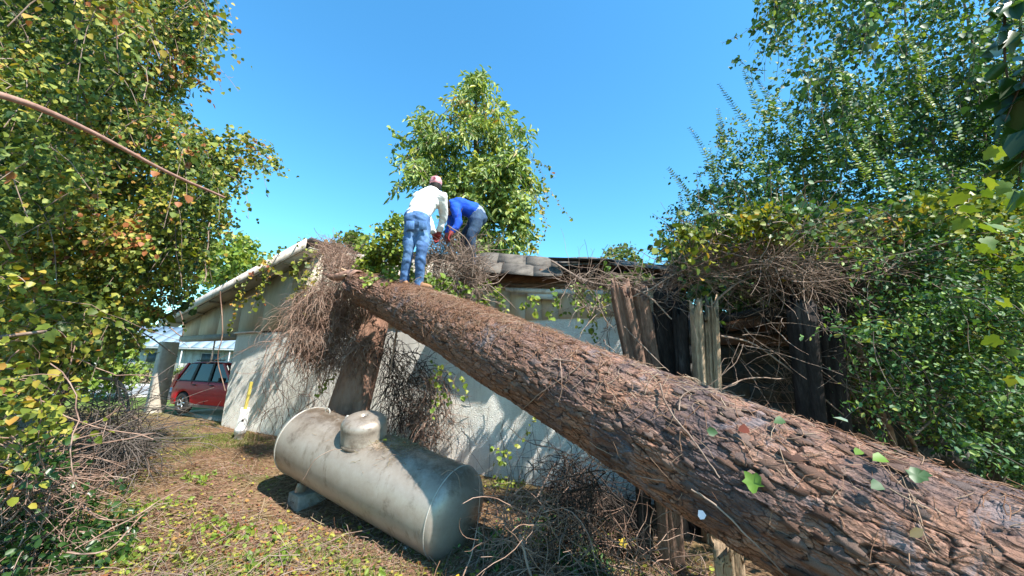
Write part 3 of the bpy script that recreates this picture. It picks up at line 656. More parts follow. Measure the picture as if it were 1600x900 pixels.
log_leaf(1345, 702, .04, ML1, 'tiny green leaf in the middle of the group on the trunk top', 'broad', .8)
log_leaf(1445, 828, .055, leafmat('tan_leaf', [(0, (.55, .36, .16, 1)), (1, (.6, .4, .2, 1))], .2), 'tan dead leaf lying on the lower face of the trunk', 'oval', 1.2)
log_leaf(1170, 668, .055, leafmat('red_leaf', [(0, (.28, .07, .04, 1)), (1, (.34, .09, .05, 1))], .2), 'dull red leaf lying flat beside the small green leaf', 'broad', 1.4)
log_leaf(1098, 798, .045, flat('white_scrap', (.75, .75, .85)), 'small white and lilac scrap stuck on the shaded side of the trunk', 'broad', .4, 'scrap', .04, 'paper_scrap')
# ------------------------------------------------------------------ propane tank
def lathe(prof, S=48, cap=False):
    prof = np.array(prof, float); a = np.arange(S)*2*np.pi/S
    V = np.stack([prof[:, None, 0]*np.cos(a), prof[:, None, 0]*np.sin(a), np.broadcast_to(prof[:, None, 1], (len(prof), S))], -1).reshape(-1, 3)
    i = np.arange(len(prof)-1)[:, None]*S; j = np.arange(S)[None]
    return V, np.stack([i+j, i+(j+1) % S, i+S+(j+1) % S, i+S+j], -1).reshape(-1, 4)
def frame_xf(V, O, Xd, Zd):
    Z = norm(np.array(Zd, float)); X = norm(np.array(Xd, float)-Z*(np.array(Xd)@Z)); Y = np.cross(Z, X)
    return np.array(O)+V[:, :1]*X+V[:, 1:2]*Y+V[:, 2:3]*Z
TA = C0+(np.array([-2.63, 4.78, .60])-C0)*1.08+RT*.17+np.array([0, .12, -.03]); TB = C0+(np.array([-.74, 3.80, .28])-C0)*1.05+RT*.235+np.array([0, .14, -.14]); TR = .40*1.08
TA = C0+(TA-C0)*1.065; TB = C0+(TB-C0)*1.065; TR *= 1.065
dT = norm(TB-TA); LT = np.linalg.norm(TB-TA); uT = norm(np.array([0, 0, 1.])-dT*dT[2])
def tank_mat():
    m = N('aged_silver_tank_paint')
    sp = m.n('Attribute', attribute_name='up'); big = m.noise(1.3, 12, .78); fine = m.noise(60, 6, .7); mid = m.noise(5, 12, .8)
    c = m.ramp(big, [(.34, (.13, .095, .07, 1)), (.46, (.35, .30, .25, 1)), (.72, (.46, .415, .365, 1))])
    dirt = m.n('Math', operation='MULTIPLY'); m.l(m.ramp(mid, [(.34, g3(0)), (.56, g3(1))]), dirt.inputs[0]); m.l(m.ramp(sp.outputs['Fac'], [(.55, g3(0)), (.95, g3(.95))]), dirt.inputs[1])
    c = m.mix(dirt.outputs[0], c, (.13, .095, .065, 1))
    c = m.mix(m.ramp(fine, [(.66, g3(0)), (.78, g3(.5))]), c, (.16, .11, .07, 1))
    c = m.mix(m.ramp(m.noise(5, 8, .7, stretch=(1, 1, .3)), [(.34, g3(.6)), (.44, g3(0))]), c, (.14, .10, .065, 1))
    m.col(c); m.rough(.42); m.b.inputs['Metallic'].default_value = .38; m.b.inputs['Specular IOR Level'].default_value = .5; m.bump(mid, .12, .01); return m.m
M_tank = tank_mat(); M_weld = simple('weld_bead', (.38, .36, .32, 1), (.55, .53, .48, 1), 20, .5, .4, .002, 90, metal=.3)
tank = empty('propane_tank', tuple(TA+dT*LT/2-uT*TR), label='old silver propane tank lying tilted by the wall, its right end in shade', cat='propane tank')
hd = TR*.5; prof = [(TR*math.sin(a), -hd*math.cos(a)) for a in np.linspace(.02, math.pi/2, 22)]+[(TR, z) for z in np.linspace(0, LT, 12)[1:-1]]+[(TR*math.cos(a), LT+hd*math.sin(a)) for a in np.linspace(0, math.pi/2-.02, 22)]
V, F = lathe(prof, 80); V = frame_xf(V, TA, uT, dT); upv = np.clip((((V-TA)-dT*((V-TA)@dT)[:, None])@uT)/TR, 0, 1)
child('shell', npmesh('shell', V, F, M_tank, True, {'up': upv}), tank)
for z in (0.0, LT):
    a = np.linspace(0, 2*np.pi, 60); Pw = TA+dT*z+(uT*np.cos(a)[:, None]+np.cross(dT, uT)*np.sin(a)[:, None])*(TR+.002)
    child('weld_seam', tubes('weld_seam', Pw[None], .007, M_weld, 6), tank)
s_d = LT*.46; sideT = np.cross(dT, uT); sideT = sideT*np.sign(sideT@(C0-TA)); uD = uT*math.cos(.30)+sideT*math.sin(.30); zD = norm(uD*.85+np.array([0, 0, 1.])*.15); Od = TA+dT*s_d+uD*(TR-.07)
dr, dh = .27, .30
prof = [(dr*1.015, 0), (dr*1.015, .03), (dr, .035), (dr, dh*.62)]+[(dr-.13+.13*math.cos(a), dh*.62+(dh*.38)*math.sin(a)) for a in np.linspace(0.1, math.pi/2, 10)]+[(.06, dh+.006), (.045, dh+.003), (.045, dh-.03), (.001, dh-.03)]
V, F = lathe(prof, 56); V = frame_xf(V, Od, dT, zD); dome = child('valve_dome', npmesh('valve_dome', V, F, M_tank, True, {'up': np.clip(V[:, 2]*0+.62, 0, 1)}), tank)
V, F = lathe([(.001, dh-.024), (.046, dh-.024)], 24); V = frame_xf(V, Od, dT, zD); child('vent_hole', npmesh('vent_hole', V, F, flat('hole_black', (.012, .008, .006), .9)), dome)
V, F = lathe([(dr*1.05, -.02), (dr*1.05, .012), (dr*.9, .013)], 56); V = frame_xf(V, Od, dT, zD); child('collar', npmesh('collar', V, F, M_tank, True, {'up': V[:, 2]*0+.9}), tank)
for z in (.35, LT-.35):
    for sgn in (-1, 1):
        sd = np.cross(dT, uT)*sgn; a = TA+dT*z-uT*(TR*.90)+sd*TR*.42; b = a-uT*.11+sd*.02; V, F = bar(a, b, .13, .045, dT); child('leg', bevel(npmesh('leg', V, F, M_tank), .006, 1), tank)
V, F = lathe([(.03, 0), (.03, .03), (.018, .034), (.018, .05), (.001, .052)], 14); V = frame_xf(V, TA+dT*LT*.24+norm(uT*.97-np.cross(dT, uT)*.1)*(TR-.004), dT, uT); child('fitting', npmesh('fitting', V, F, M_weld, True), tank)
a = TA+dT*LT*.10+uT*(TR); V, F = tube_data((a+np.array([dT*.05*math.cos(x)+uT*.05*math.sin(x) for x in np.linspace(0, math.pi, 10)]))[None], .008, 8); child('lifting_lug', npmesh('lifting_lug', V, F, M_weld, True), tank)
cb = TA+dT*.30-uT*(TR+.115); cb2 = at(474, 795, 4.55)
V = []
for sx_ in (-1, 1):
    for sy_ in (-1, 1):
        for z in (float(g(cb[0], cb[1]))-.08, cb[2]+.02): V.append(np.array([cb[0], cb[1], 0])+dT*[1, 1, 0]*sx_*.16+np.cross(dT, uT)*[1, 1, 0]*sy_*(.25+.03*sx_)+np.array([0, 0, z+R.uniform(-.01, .01)]))
link('concrete_block', bevel(npmesh('concrete_block', *hexa(V), M_conc), .015, 2), label='grey green concrete block wedged under the left end of the propane tank', cat='block')
cb = TB-dT*.33-uT*(TR+.07); V = []
for sx_ in (-1, 1):
    for sy_ in (-1, 1):
        for z in (float(g(cb[0], cb[1]))-.12, cb[2]+.0): V.append(np.array([cb[0], cb[1], 0])+dT*[1, 1, 0]*sx_*.15+np.cross(dT, uT)*[1, 1, 0]*sy_*.3+np.array([0, 0, z]))
link('concrete_block', bevel(npmesh('concrete_block', *hexa(V), M_conc), .015, 2), label='low concrete block in the dark gap beneath the right half of the propane tank', cat='block')
# litter on the tank top
n = 560; z = np.concatenate([R.normal(LT*.66, .16, 460), R.uniform(0, LT*.9, 100)]); a = R.normal(0, .35, n); Pn = TA+dT*z[:, None]+(uT*np.cos(a)[:, None]+np.cross(dT, uT)*np.sin(a)[:, None])*(TR+.004)
Dn = R.normal(size=(n, 3)); Dn[:, 2] *= .1; Pp = grow(Pn, Dn, R.uniform(.03, .12, n), 4, .25); V, F = tube_data(Pp, .0022, 3)
link('needle_litter', npmesh('needle_litter', V, F, M_straw), label='scatter of dry needles and twigs lying on top of the propane tank', cat='litter', kind='stuff')
for k, (zz, aa, sz, mt, lb) in enumerate([(.58, .25, .06, 'y', 'small yellow leaf lying on the propane tank just right of its dome'), (.66, .02, .05, 'o', 'rust orange leaf on the crest of the propane tank beyond the dome')]):
    c = TA+dT*LT*zz+(uT*math.cos(aa)-np.cross(dT, uT)*math.sin(aa)*np.sign((np.cross(dT, uT)@(TA-C0))))*(TR+.01)
    V, F = leaf_data(c[None], (dT+uT*.1)[None], (uT+norm(C0-c)*.4)[None], sz, 'broad')
    link('leaf', npmesh('leaf', V, F, flat('leaf_'+mt, (.6, .5, .03) if mt == 'y' else (.5, .16, .05))), label=lb, cat='leaf')
# ------------------------------------------------------------------ upright weathered timbers
def tie_mat(name, a, b, c):
    m = N(name); n1 = m.noise(7, 9, .75, stretch=(1, 1, .12)); n2 = m.noise(60, 6, .7, stretch=(1, 1, .06)); n3 = m.noise(2, 4, .6)
    x = m.ramp(n1, [(.3, a), (.52, b), (.72, c)]); x = m.mix(.5, x, m.ramp(n2, [(.35, g3(.3)), (.6, g3(1.1))]), 'MULTIPLY'); x = m.mix(.4, x, m.ramp(n3, [(.35, g3(.5)), (.65, g3(1.1))]), 'MULTIPLY')
    m.col(x); m.rough(.9); m.b.inputs['Specular IOR Level'].default_value = .15; m.bump(n2, .9, .012); return m.m
MT_brown = tie_mat('weathered_brown_tie', (.06, .038, .03, 1), (.22, .135, .10, 1), (.36, .24, .18, 1))
MT_dark = tie_mat('creosoted_tie', (.012, .011, .012, 1), (.045, .038, .036, 1), (.11, .095, .09, 1))
MT_pale = tie_mat('silvered_tie', (.13, .085, .05, 1), (.50, .36, .24, 1), (.72, .56, .40, 1))
def timber(top, bot, wd, dp, mat, label, seed, rag=.11):
    rs = np.random.default_rng(seed); top, bot = np.array(top), np.array(bot); d = norm(bot-top); s = norm(np.cross(d, C0-(top+bot)/2)); n = np.cross(s, d)
    if n@(C0-top) < 0: n = -n
    K, S = 60, 44; a = np.arange(S)*2*np.pi/S; L_ = np.linalg.norm(bot-top)
    sq = (np.abs(np.cos(a))**5+np.abs(np.sin(a))**5)**(-1/5)
    gro = (rs.random(S)-.5)*.018-.022*(rs.random(S) < .22); V = []
    for k in range(K+1):
        u = k/K; z = u*L_
        jag = rs.normal(size=S)*.5+np.sin(a*3+seed)
        r = 1+ .05*np.sin(a*2+u*3+seed)
        w_ = (fbm(a*3, np.full(S, z*1.5)+seed, 3, seed)-.5)*.02+gro*(1+.4*np.sin(z*4+seed))
        x = np.cos(a)*sq*wd/2*r; y = np.sin(a)*sq*dp/2*r
        V.append(top+d*z+s*(x+np.cos(a)*w_)[:, None]+n*(y+np.sin(a)*w_)[:, None]+d*(np.clip(rag-z, 0, rag)*jag*.8)[:, None])
    V = np.concatenate(V+[top[None]+d*.01, bot[None]]); i = np.arange(K)[:, None]*S; j = np.arange(S)[None]
    F = np.stack([i+j, i+(j+1) % S, i+S+(j+1) % S, i+S+j], -1).reshape(-1, 4); c0, c1 = len(V)-2, len(V)-1; jj = np.arange(S)
    Ft = np.vstack([np.stack([np.full(S, c0), (jj+1) % S, jj], 1), np.stack([np.full(S, c1), K*S+jj, K*S+(jj+1) % S], 1)])
    return link('timber_post', npmesh('timber_post', V, [F, Ft], mat), label=label, cat='post', group='upright weathered timbers behind the trunk')
def tpost(tx, ty, bx, by, t, wpx, mat, label, seed, tb=None, dp=.2):
    a = at(tx, ty, t); b = at(bx, by, t if tb is None else tb); d = (b-a)/(b[2]-a[2]); b = a+d*(-.35-a[2]); return timber(a, b, wpx*t/FP, dp, mat, label, seed)
tpost(969, 452, 1012, 660, 3.95, 29, MT_brown, 'leftmost brown weathered timber post leaning right behind the trunk', 1)
tpost(998, 460, 1034, 660, 4.0, 25, MT_brown, 'second brown timber post from the left, leaning right beside a dark gap', 2)
tpost(1040, 464, 1050, 660, 4.25, 36, MT_dark, 'dark creosoted timber standing right of the two brown ones', 3)
tpost(1062, 480, 1072, 660, 4.05, 22, MT_dark, 'narrow near black timber touching the left pale post', 4)
tpost(1088, 480, 1098, 660, 3.85, 19, MT_pale, 'pale silvery timber post, left of the pair of pale posts', 5, dp=.17)
tpost(1112, 485, 1119, 660, 3.8, 18, MT_pale, 'pale cracked timber post, right of the pair of pale posts', 6, dp=.14)
tpost(1252, 486, 1272, 690, 3.6, 36, MT_dark, 'tall dark rough timber in the shade at the edge of the thicket', 7, dp=.25)
tpost(1290, 500, 1310, 690, 3.7, 34, MT_dark, 'black timber just right of the tall dark rough one, under the dead vines', 8, dp=.25)
# bottoms that show under the trunk
tpost(1042, 760, 1050, 880, 3.35, 38, MT_brown, 'short reddish brown timber stub showing under the trunk', 9, dp=.2)
tpost(1003, 745, 1010, 870, 3.45, 22, MT_dark, 'black timber stub under the trunk left of the reddish one', 10, dp=.2)
tpost(1136, 852, 1144, 920, 2.95, 42, MT_pale, 'pale timber stub at the bottom edge under the trunk', 11, dp=.2)
# leaning broken slab of trunk under the tip of the log
def slab():
    pts = [at(593, 478, 6.75), at(575, 540, 6.5), at(556, 600, 6.3), at(536, 670, 6.1)]; P = spline(pts, 50); P[-1, 2] = -.4
    P[-8:, 2] = np.linspace(P[-8, 2], -.4, 8); r = np.linspace(.20, .36, 50)
    T = norm(np.gradient(P, axis=0)); S = 60; a = np.arange(S)*2*np.pi/S; s = norm(np.cross(T, np.array([0, 1., 0]))); n = np.cross(T, s)
    rg = fbm(np.cos(a)[None]*2.5+3, np.sin(a)[None]*2.5+np.linspace(0, 6, 50)[:, None]*.5+9, 4, 4)
    rr = r[:, None]*(1+.35*(rg-.5))+.02*np.sign(np.sin(a*9+rg*8))*.7
    rr[:3] *= np.array([.5, .8, .95])[:, None]
    V = P[:, None]+s[:, None]*(np.cos(a)*rr)[..., None]+n[:, None]*(np.sin(a)*rr*.62)[..., None]; V = V.reshape(-1, 3)
    i = np.arange(49)[:, None]*S; j = np.arange(S)[None]; F = np.stack([i+j, i+(j+1) % S, i+S+(j+1) % S, i+S+j], -1).reshape(-1, 4)
    V = np.vstack([V, P[:1]]); Ft = np.stack([np.full(S, len(V)-1), (np.arange(S)+1) % S, np.arange(S)], 1)
    return V, [F, Ft]
M_slab = simple('broken_stump_wood', (.12, .07, .05, 1), (.30, .165, .115, 1), 6, .9, .9, .02, 40, stretch=(1, 1, .4), c3=(.36, .22, .16, 1))
V, F = slab(); link('broken_stump', npmesh('broken_stump', V, F, M_slab, True), label='broad reddish brown broken stump leaning against the wall behind the propane tank', cat='stump')
a = at(618, 528, 5.6); b = at(609, 585, 5.6)
link('broken_branch', tubes('broken_branch', spline([at(622, 505, 5.7), a, b], 12)[None], np.linspace(.02, .012, 12)[None], M_vinebrown, 8), label='short brown stick hanging down from the underside of the trunk', cat='stick')
# ------------------------------------------------------------------ white pipe and yellow stick
tpp = float((onground(374, 683)-C0)@FW)-.25; pb_ = at(374, 680, tpp); pt_ = at(383, 640, tpp); 
pipe = empty('drain_pipe', tuple(pb_), label='white plastic pipe with a round side knock-out leaning at the foot of the wall', cat='pipe')
M_pvc = simple('white_pvc', (.72, .72, .70, 1), (.84, .84, .82, 1), 8, .35, .1, .002, vary=False)
dP = norm(pt_-pb_); Lp = np.linalg.norm(pt_-pb_)*1.05
V, F = lathe([(.085, -.1), (.085, .04), (.115, .05), (.118, .16), (.10, .19), (.098, Lp*.9), (.085, Lp), (.07, Lp), (.07, Lp-.3)], 32); V = frame_xf(V, pb_, dW, dP); child('pipe', npmesh('pipe', V, F, M_pvc, True), pipe)
tc_ = norm((C0-pb_)-dP*((C0-pb_)@dP)); V, F = lathe([(.001, .008), (.022, .008), (.024, -.01)], 20); V = frame_xf(V, pb_+dP*Lp*.62+tc_*.098, dP, tc_); child('knock_out', npmesh('knock_out', V, F, flat('pipe_mark', (.05, .05, .05))), pipe)
s0 = pt_+dP*-.1; s1 = at(393, 597, (pb_-C0)@FW); V, F = tube_data(spline([s0, s1], 8)[None], .035, 10)
link('yellow_stick', npmesh('yellow_stick', V, F, simple('yellow_paint', (.60, .48, .06, 1), (.75, .66, .2, 1), 9, .6, .2, .003, vary=False), True), label='yellow painted stick rising from the white pipe against the wall', cat='stick')
# ------------------------------------------------------------------ people
def blob(name, tubes_, mat, voxel=.012, smooth=6, wrinkle=0.0, ws_=14):
    parts = []
    for pts, rr in tubes_:
        pts = np.array(pts, float); K = max(10, int(np.linalg.norm(np.diff(pts, axis=0), axis=1).sum()/.02)); K = min(K, 60)
        P = spline(pts, K) if len(pts) > 1 else pts; rr = np.array([r if isinstance(r, (tuple, list)) else (r, r) for r in rr], float)
        x = np.linspace(0, len(rr)-1, K); ra = np.interp(x, np.arange(len(rr)), rr[:, 0]); rb = np.interp(x, np.arange(len(rr)), rr[:, 1])
        T = norm(np.gradient(P, axis=0)); ref = AX; s = norm(ref-T*(T@ref)[:, None]); n = np.cross(T, s); S = 20; a = np.arange(S)*2*np.pi/S
        # rounded ends
        Pe = [P[0]-T[0]*ra[0]*.8*0.9, P[0]-T[0]*ra[0]*.5]+list(P)+[P[-1]+T[-1]*ra[-1]*.5, P[-1]+T[-1]*ra[-1]*.8*.9]
        ra = np.r_[ra[0]*.35, ra[0]*.85, ra, ra[-1]*.85, ra[-1]*.35]; rb = np.r_[rb[0]*.35, rb[0]*.85, rb, rb[-1]*.85, rb[-1]*.35]
        s = np.vstack([s[:1], s[:1], s, s[-1:], s[-1:]]); n = np.vstack([n[:1], n[:1], n, n[-1:], n[-1:]]); Pe = np.array(Pe)
        V = (Pe[:, None]+s[:, None]*(np.cos(a)[None]*ra[:, None])[..., None]+n[:, None]*(np.sin(a)[None]*rb[:, None])[..., None]).reshape(-1, 3)
        M_ = len(Pe); i = np.arange(M_-1)[:, None]*S; j = np.arange(S)[None]; F = np.stack([i+j, i+(j+1) % S, i+S+(j+1) % S, i+S+j], -1).reshape(-1, 4)
        V = np.vstack([V, Pe[:1], Pe[-1:]]); jj = np.arange(S); Ft = np.vstack([np.stack([np.full(S, len(V)-2), (jj+1) % S, jj], 1), np.stack([np.full(S, len(V)-1), (M_-1)*S+jj, (M_-1)*S+(jj+1) % S], 1)])
        parts += [(V, F), (np.zeros((0, 3)), Ft-len(V))]
    # join
    Vs, Fq, Ft_, o = [], [], [], 0
    for V, F in parts:
        if len(V): base = o; Vs.append(V); o += len(V); Fq.append(F+base)
        else: Ft_.append(F+o)
    me = npmesh(name+'_raw', np.concatenate(Vs), [np.concatenate(Fq), np.concatenate(Ft_)], mat)
    ob = bpy.data.objects.new('tmp', me); col.objects.link(ob)
    m = ob.modifiers.new('r', 'REMESH'); m.mode = 'VOXEL'; m.voxel_size = voxel; m2 = ob.modifiers.new('s', 'SMOOTH'); m2.iterations = smooth; m2.factor = .6
    dg = bpy.context.evaluated_depsgraph_get(); res = bpy.data.meshes.new_from_object(ob.evaluated_get(dg)); bpy.data.objects.remove(ob); res.name = name
    if wrinkle:
        V = np.zeros(len(res.vertices)*3, np.float32); res.vertices.foreach_get('co', V); V = V.reshape(-1, 3); Nn = np.zeros(len(V)*3, np.float32); res.vertices.foreach_get('normal', Nn); Nn = Nn.reshape(-1, 3)
        d = (fbm(V[:, 0]*ws_+V[:, 2]*ws_*.5, V[:, 2]*ws_*1.8+V[:, 1]*ws_*.6+7, 3, 21)-.5)*wrinkle; V = V+Nn*d[:, None]; res.vertices.foreach_set('co', V.astype(np.float32).ravel())
    res.polygons.foreach_set('use_smooth', np.ones(len(res.polygons), bool)); res.update(); return res
def cloth(name, a, b, scale=10, c3=None, bump=.4): 
    return simple(name, a, b, scale, .9, bump, .006, 160, vary=False, c3=c3)
def jeans_mat(name, k=1.0):
    m = N(name); n1 = m.noise(5, 5, .6); n2 = m.noise(26, 5, .7, stretch=(1, 1, .5)); c = m.ramp(n1, [(.30, (.05*k, .12*k, .30*k, 1)), (.5, (.09*k, .20*k, .42*k, 1)), (.70, (.18*k, .33*k, .55*k, 1))])
    c = m.mix(.6, c, m.ramp(n2, [(.35, g3(.55)), (.65, g3(1.25))]), 'MULTIPLY'); m.col(c); m.rough(.9); m.bump(n2, .5, .01); return m.m
M_skin = simple('tanned_skin', (.28, .15, .10, 1), (.36, .20, .13, 1), 8, .55, .1, .001, vary=False)
M_hair = simple('dark_hair', (.012, .010, .009, 1), (.03, .022, .02, 1), 30, .6, .5, .003, vary=False)
M_boot = simple('tan_boot_leather', (.20, .10, .05, 1), (.36, .19, .10, 1), 14, .6, .3, .003, vary=False); M_sole = simple('boot_sole', (.05, .04, .03, 1), (.10, .08, .06, 1), 14, .8, .3, .003, vary=False)
M_glove = simple('red_work_glove', (.20, .025, .025, 1), (.30, .05, .045, 1), 14, .8, .3, .003, vary=False)
def hand(w_, dirv, sidev, thumb, sc=1.0):
    d = norm(np.array(dirv, float)); s = norm(np.array(sidev, float)-d*(np.array(sidev)@d)); n = np.cross(d, s); T = [([w_, w_+d*.045*sc, w_+d*.085*sc], [(.026, .022), (.036, .018), (.034, .015)])]
    for k, (o, l) in enumerate(((-.028, .066), (-.010, .078), (.010, .073), (.027, .058))):
        b = w_+d*.085*sc+s*o*sc; T.append(([b, b+d*l*.45*sc+n*.006, b+d*l*.75*sc+n*.025, b+d*l*.8*sc+n*.048], [.0095, .009, .0085, .0075]))
    b = w_+d*.035*sc+s*thumb*.03*sc; T.append(([b, b+s*thumb*.03*sc+d*.02*sc+n*.01, b+s*thumb*.04*sc+d*.05*sc+n*.03], [.012, .011, .009])); return T
def boots(root, ank, toe, mat=M_boot):
    d = norm(toe-ank); d[2] = 0; d = norm(d); up_ = np.array([0, 0, 1.]); base = ank-up_*.10
    global AX
    AX = np.cross(d, up_)
    me = blob('boot', [([ank+up_*.08, ank, base+d*.03+up_*.03], [(.052, .058), (.05, .056), (.045, .055)]), ([base-d*.05+up_*.035, base+d*.08+up_*.045, base+d*.17+up_*.03], [(.038, .038), (.044, .044), (.036, .03)])], mat, .01, 3)
    b = child('boot', me, root); me = blob('sole', [([base-d*.06+up_*.004, base+d*.08+up_*.004, base+d*.19+up_*.006], [(.04, .014), (.048, .013), (.036, .013)])], M_sole, .008, 2); child('sole', me, b)
ttop = lambda px, py: over([(px, py), (px+1, py)], 0, .0)[0]
# man 1: seen from behind in a white long-sleeved shirt
f1 = ttop(634, 446); f2 = ttop(655, 450); tm = float((f1-C0)@FW)+.05
print('man depth', tm)
AX = RT.copy()
aL, aR = at(632, 436, tm), at(655, 441, tm-.03); kL, kR = at(638, 392, tm-.04), at(658, 396, tm-.08); hL, hR = at(643, 352, tm+.02), at(661, 351, tm+.03)
pel = at(652, 346, tm+.02); wai = at(654, 334, tm+.06); chs = at(666, 314, tm+.16); nek = at(677, 299, tm+.26); hdc = at(681, 290, tm+.32)
shL, shR = at(653, 308, tm+.2), at(690, 307, tm+.16); eR_, wR = at(693, 338, tm+.30), at(686, 363, tm+.36); eL_, wL = at(668, 340, tm+.48), at(678, 366, tm+.46)
man = empty('person', tuple(aL-np.array([0, 0, .1])), label='person in white long sleeved shirt, blue jeans and pink cap standing on the trunk', cat='person', group='people clearing vines on the roof')
body = [([pel, wai, chs, nek], [(.12, .10), (.11, .09), (.13, .10), (.05, .05)]), ([nek, hdc], [.05, .055]), ([hL, kL, aL], [.07, .05, .035]), ([hR, kR, aR], [.07, .05, .035]), ([shL, eL_, wL], [.045, .038, .028]), ([shR, eR_, wR], [.045, .038, .028]),
        ([hdc-UP*.05, hdc+UP*.02, hdc+UP*.06], [(.06, .07), (.075, .09), (.07, .085)]), ([hdc+RT*.075-UP*.01, hdc+RT*.085-UP*.01], [.018, .016]), ([hdc-RT*.075-UP*.01, hdc-RT*.085-UP*.01], [.018, .016]), ([hdc+FW*.08-UP*.01, hdc+FW*.1-UP*.02], [.014, .016])]
body += hand(wR, norm(wR-eR_), RT, -1)+hand(wL, norm(wL-eL_), RT, 1)
child('body', blob('body', body, M_skin, .009, 3), man)
shirt = [([at(651, 342, tm+.03), wai, chs, at(675, 302, tm+.24)], [(.185, .13), (.17, .13), (.20, .14), (.13, .10)]), ([at(657, 309, tm+.2), at(672, 303, tm+.2), at(688, 308, tm+.17)], [(.085, .085), (.10, .10), (.085, .085)]), ([shR, eR_, wR+(eR_-wR)*.1], [.088, .068, .05]), ([shL, eL_, wL+(eL_-wL)*.1], [.088, .068, .05])]
child('shirt', blob('shirt', shirt, cloth('white_shirt_cloth', (.70, .68, .64, 1), (.82, .81, .78, 1)), .014, 4, .04, 9), man)
jj_ = [([at(650, 340, tm+.04), pel, at(652, 358, tm+.02)], [(.175, .14), (.185, .15), (.13, .11)]), ([hL, at(640, 374, tm-.01), kL, aL, aL-UP*.03], [.105, .092, .075, .064, .066]), ([hR, at(661, 374, tm-.02), kR, aR, aR-UP*.03], [.105, .095, .078, .066, .068])]
jn = child('jeans', blob('jeans', jj_, jeans_mat('faded_denim', .8), .013, 4, .035, 10), man)
for px in (641, 661):
    c = at(px, 352, tm-.125); V, F = hexa([c+RT*a*.055+UP*b*.06+FW*d_*.012 for a in (-1, 1) for d_ in (-1, 1) for b in (-1, 1)]); child('pocket', bevel(npmesh('pocket', V, F, jeans_mat('pocket_denim', 1.0)), .005, 1), jn)
#child('belt', blob('belt', [([at(652, 340.5, tm+.045), at(652, 337.5, tm+.05)], [(.178, .138), (.178, .138)])], cloth('dark_belt', (.02, .018, .02, 1), (.05, .04, .04, 1)), .01, 1), man)
child('hair', blob('hair', [([hdc-FW*.02-UP*.03, hdc+UP*.04], [(.08, .088), (.085, .10)])], M_hair, .009, 2), man)
cp = child('cap', blob('cap', [([hdc+UP*.045, hdc+UP*.075], [(.094, .108), (.085, .10)]), ([hdc+UP*.095, hdc+UP*.10], [(.06, .075), (.04, .05)])], cloth('faded_pink_cap', (.60, .20, .24, 1), (.75, .42, .45, 1), 20), .008, 2), man)
child('brim', blob('brim', [([hdc+UP*.04+FW*.08, hdc+UP*.02+FW*.17], [(.075, .008), (.05, .007)])], cloth('cap_brim', (.5, .12, .15, 1), (.6, .2, .2, 1)), .006, 1), cp)
V, F = leaf_data((hdc+UP*.055-FW*.108)[None], (UP)[None], (-FW)[None], .05, 'broad'); child('badge', npmesh('badge', V, F, flat('cap_badge', (.25, .05, .07))), cp)
AX = RT.copy()
for w_, e_ in ((wR, eR_), (wL, eL_)): child('glove', blob('glove', [([w_+(e_-w_)*.12, w_+(w_-e_)*.18], [.036, .04])]+[(p, [(r[0]*1.25, r[1]*1.25) if isinstance(r, tuple) else r*1.3 for r in rr]) for p, rr in hand(w_, norm(w_-e_), RT, 1 if e_ is eL_ else -1)], M_glove, .007, 2), man)
boots(man, aL, aL-RT*.25+FW*.2); boots(man, aR, aR+RT*.28-FW*.05)
# man 2: in blue, folded at the hips
t2_ = tm+.75; AX = FW.copy()
hd2 = at(700, 326, t2_-.05); nk2 = at(706, 321, t2_-.02); ch2 = at(718, 322, t2_); wa2 = at(738, 329, t2_+.03); pe2 = at(745, 337, t2_+.04)
s2L, s2R = at(711, 325, t2_-.18), at(711, 321, t2_+.16); e2L, w2L = at(716, 347, t2_-.26), at(706, 363, t2_-.32); e2R, w2R = at(705, 345, t2_+.05), at(699, 366, t2_-.05)
h2L, h2R = at(744, 343, t2_-.06), at(744, 342, t2_+.14); k2L, k2R = at(736, 372, t2_-.1), at(727, 372, t2_+.2); a2L, a2R = at(738, 412, t2_-.02), at(727, 412, t2_+.25)
man2 = empty('person', tuple(a2L-np.array([0, 0, .1])), label='person in bright blue long sleeved shirt bending over double behind the brush', cat='person', group='people clearing vines on the roof')
body = [([pe2, wa2, ch2, nk2], [(.10, .10), (.09, .10), (.12, .10), (.05, .05)]), ([nk2, hd2], [.05, .055]), ([h2L, k2L, a2L], [.07, .05, .035]), ([h2R, k2R, a2R], [.07, .05, .035]), ([s2L, e2L, w2L], [.045, .038, .028]), ([s2R, e2R, w2R], [.045, .038, .028]), ([hd2+UP*.05+RT*.02, hd2-UP*.02, hd2-UP*.07], [(.075, .085), (.08, .095), (.055, .06)]), ([hd2-RT*.09-UP*.02, hd2-RT*.11-UP*.03], [.014, .016])]
body += hand(w2L, norm(w2L-e2L), FW, 1)+hand(w2R, norm(w2R-e2R), FW, -1)
child('body', blob('body', body, M_skin, .009, 3), man2)
M_blue = cloth('royal_blue_cloth', (.008, .05, .38, 1), (.015, .10, .58, 1), 6)
child('shirt', blob('shirt', [([nk2+RT*.03, ch2, wa2, at(742, 333, t2_+.04)], [(.13, .10), (.19, .135), (.175, .14), (.17, .145)]), ([s2L, ch2, s2R], [.085, .1, .085]), ([s2L, e2L, w2L+(e2L-w2L)*.12], [.085, .066, .05]), ([s2R, e2R, w2R+(e2R-w2R)*.12], [.085, .066, .05])], M_blue, .014, 3, .04, 9), man2)
child('undershirt', blob('undershirt', [([at(743, 333.5, t2_+.04), at(744.5, 335, t2_+.04)], [(.172, .150), (.168, .146)])], cloth('pale_hem', (.20, .24, .34, 1), (.28, .32, .42, 1)), .01, 1), man2)
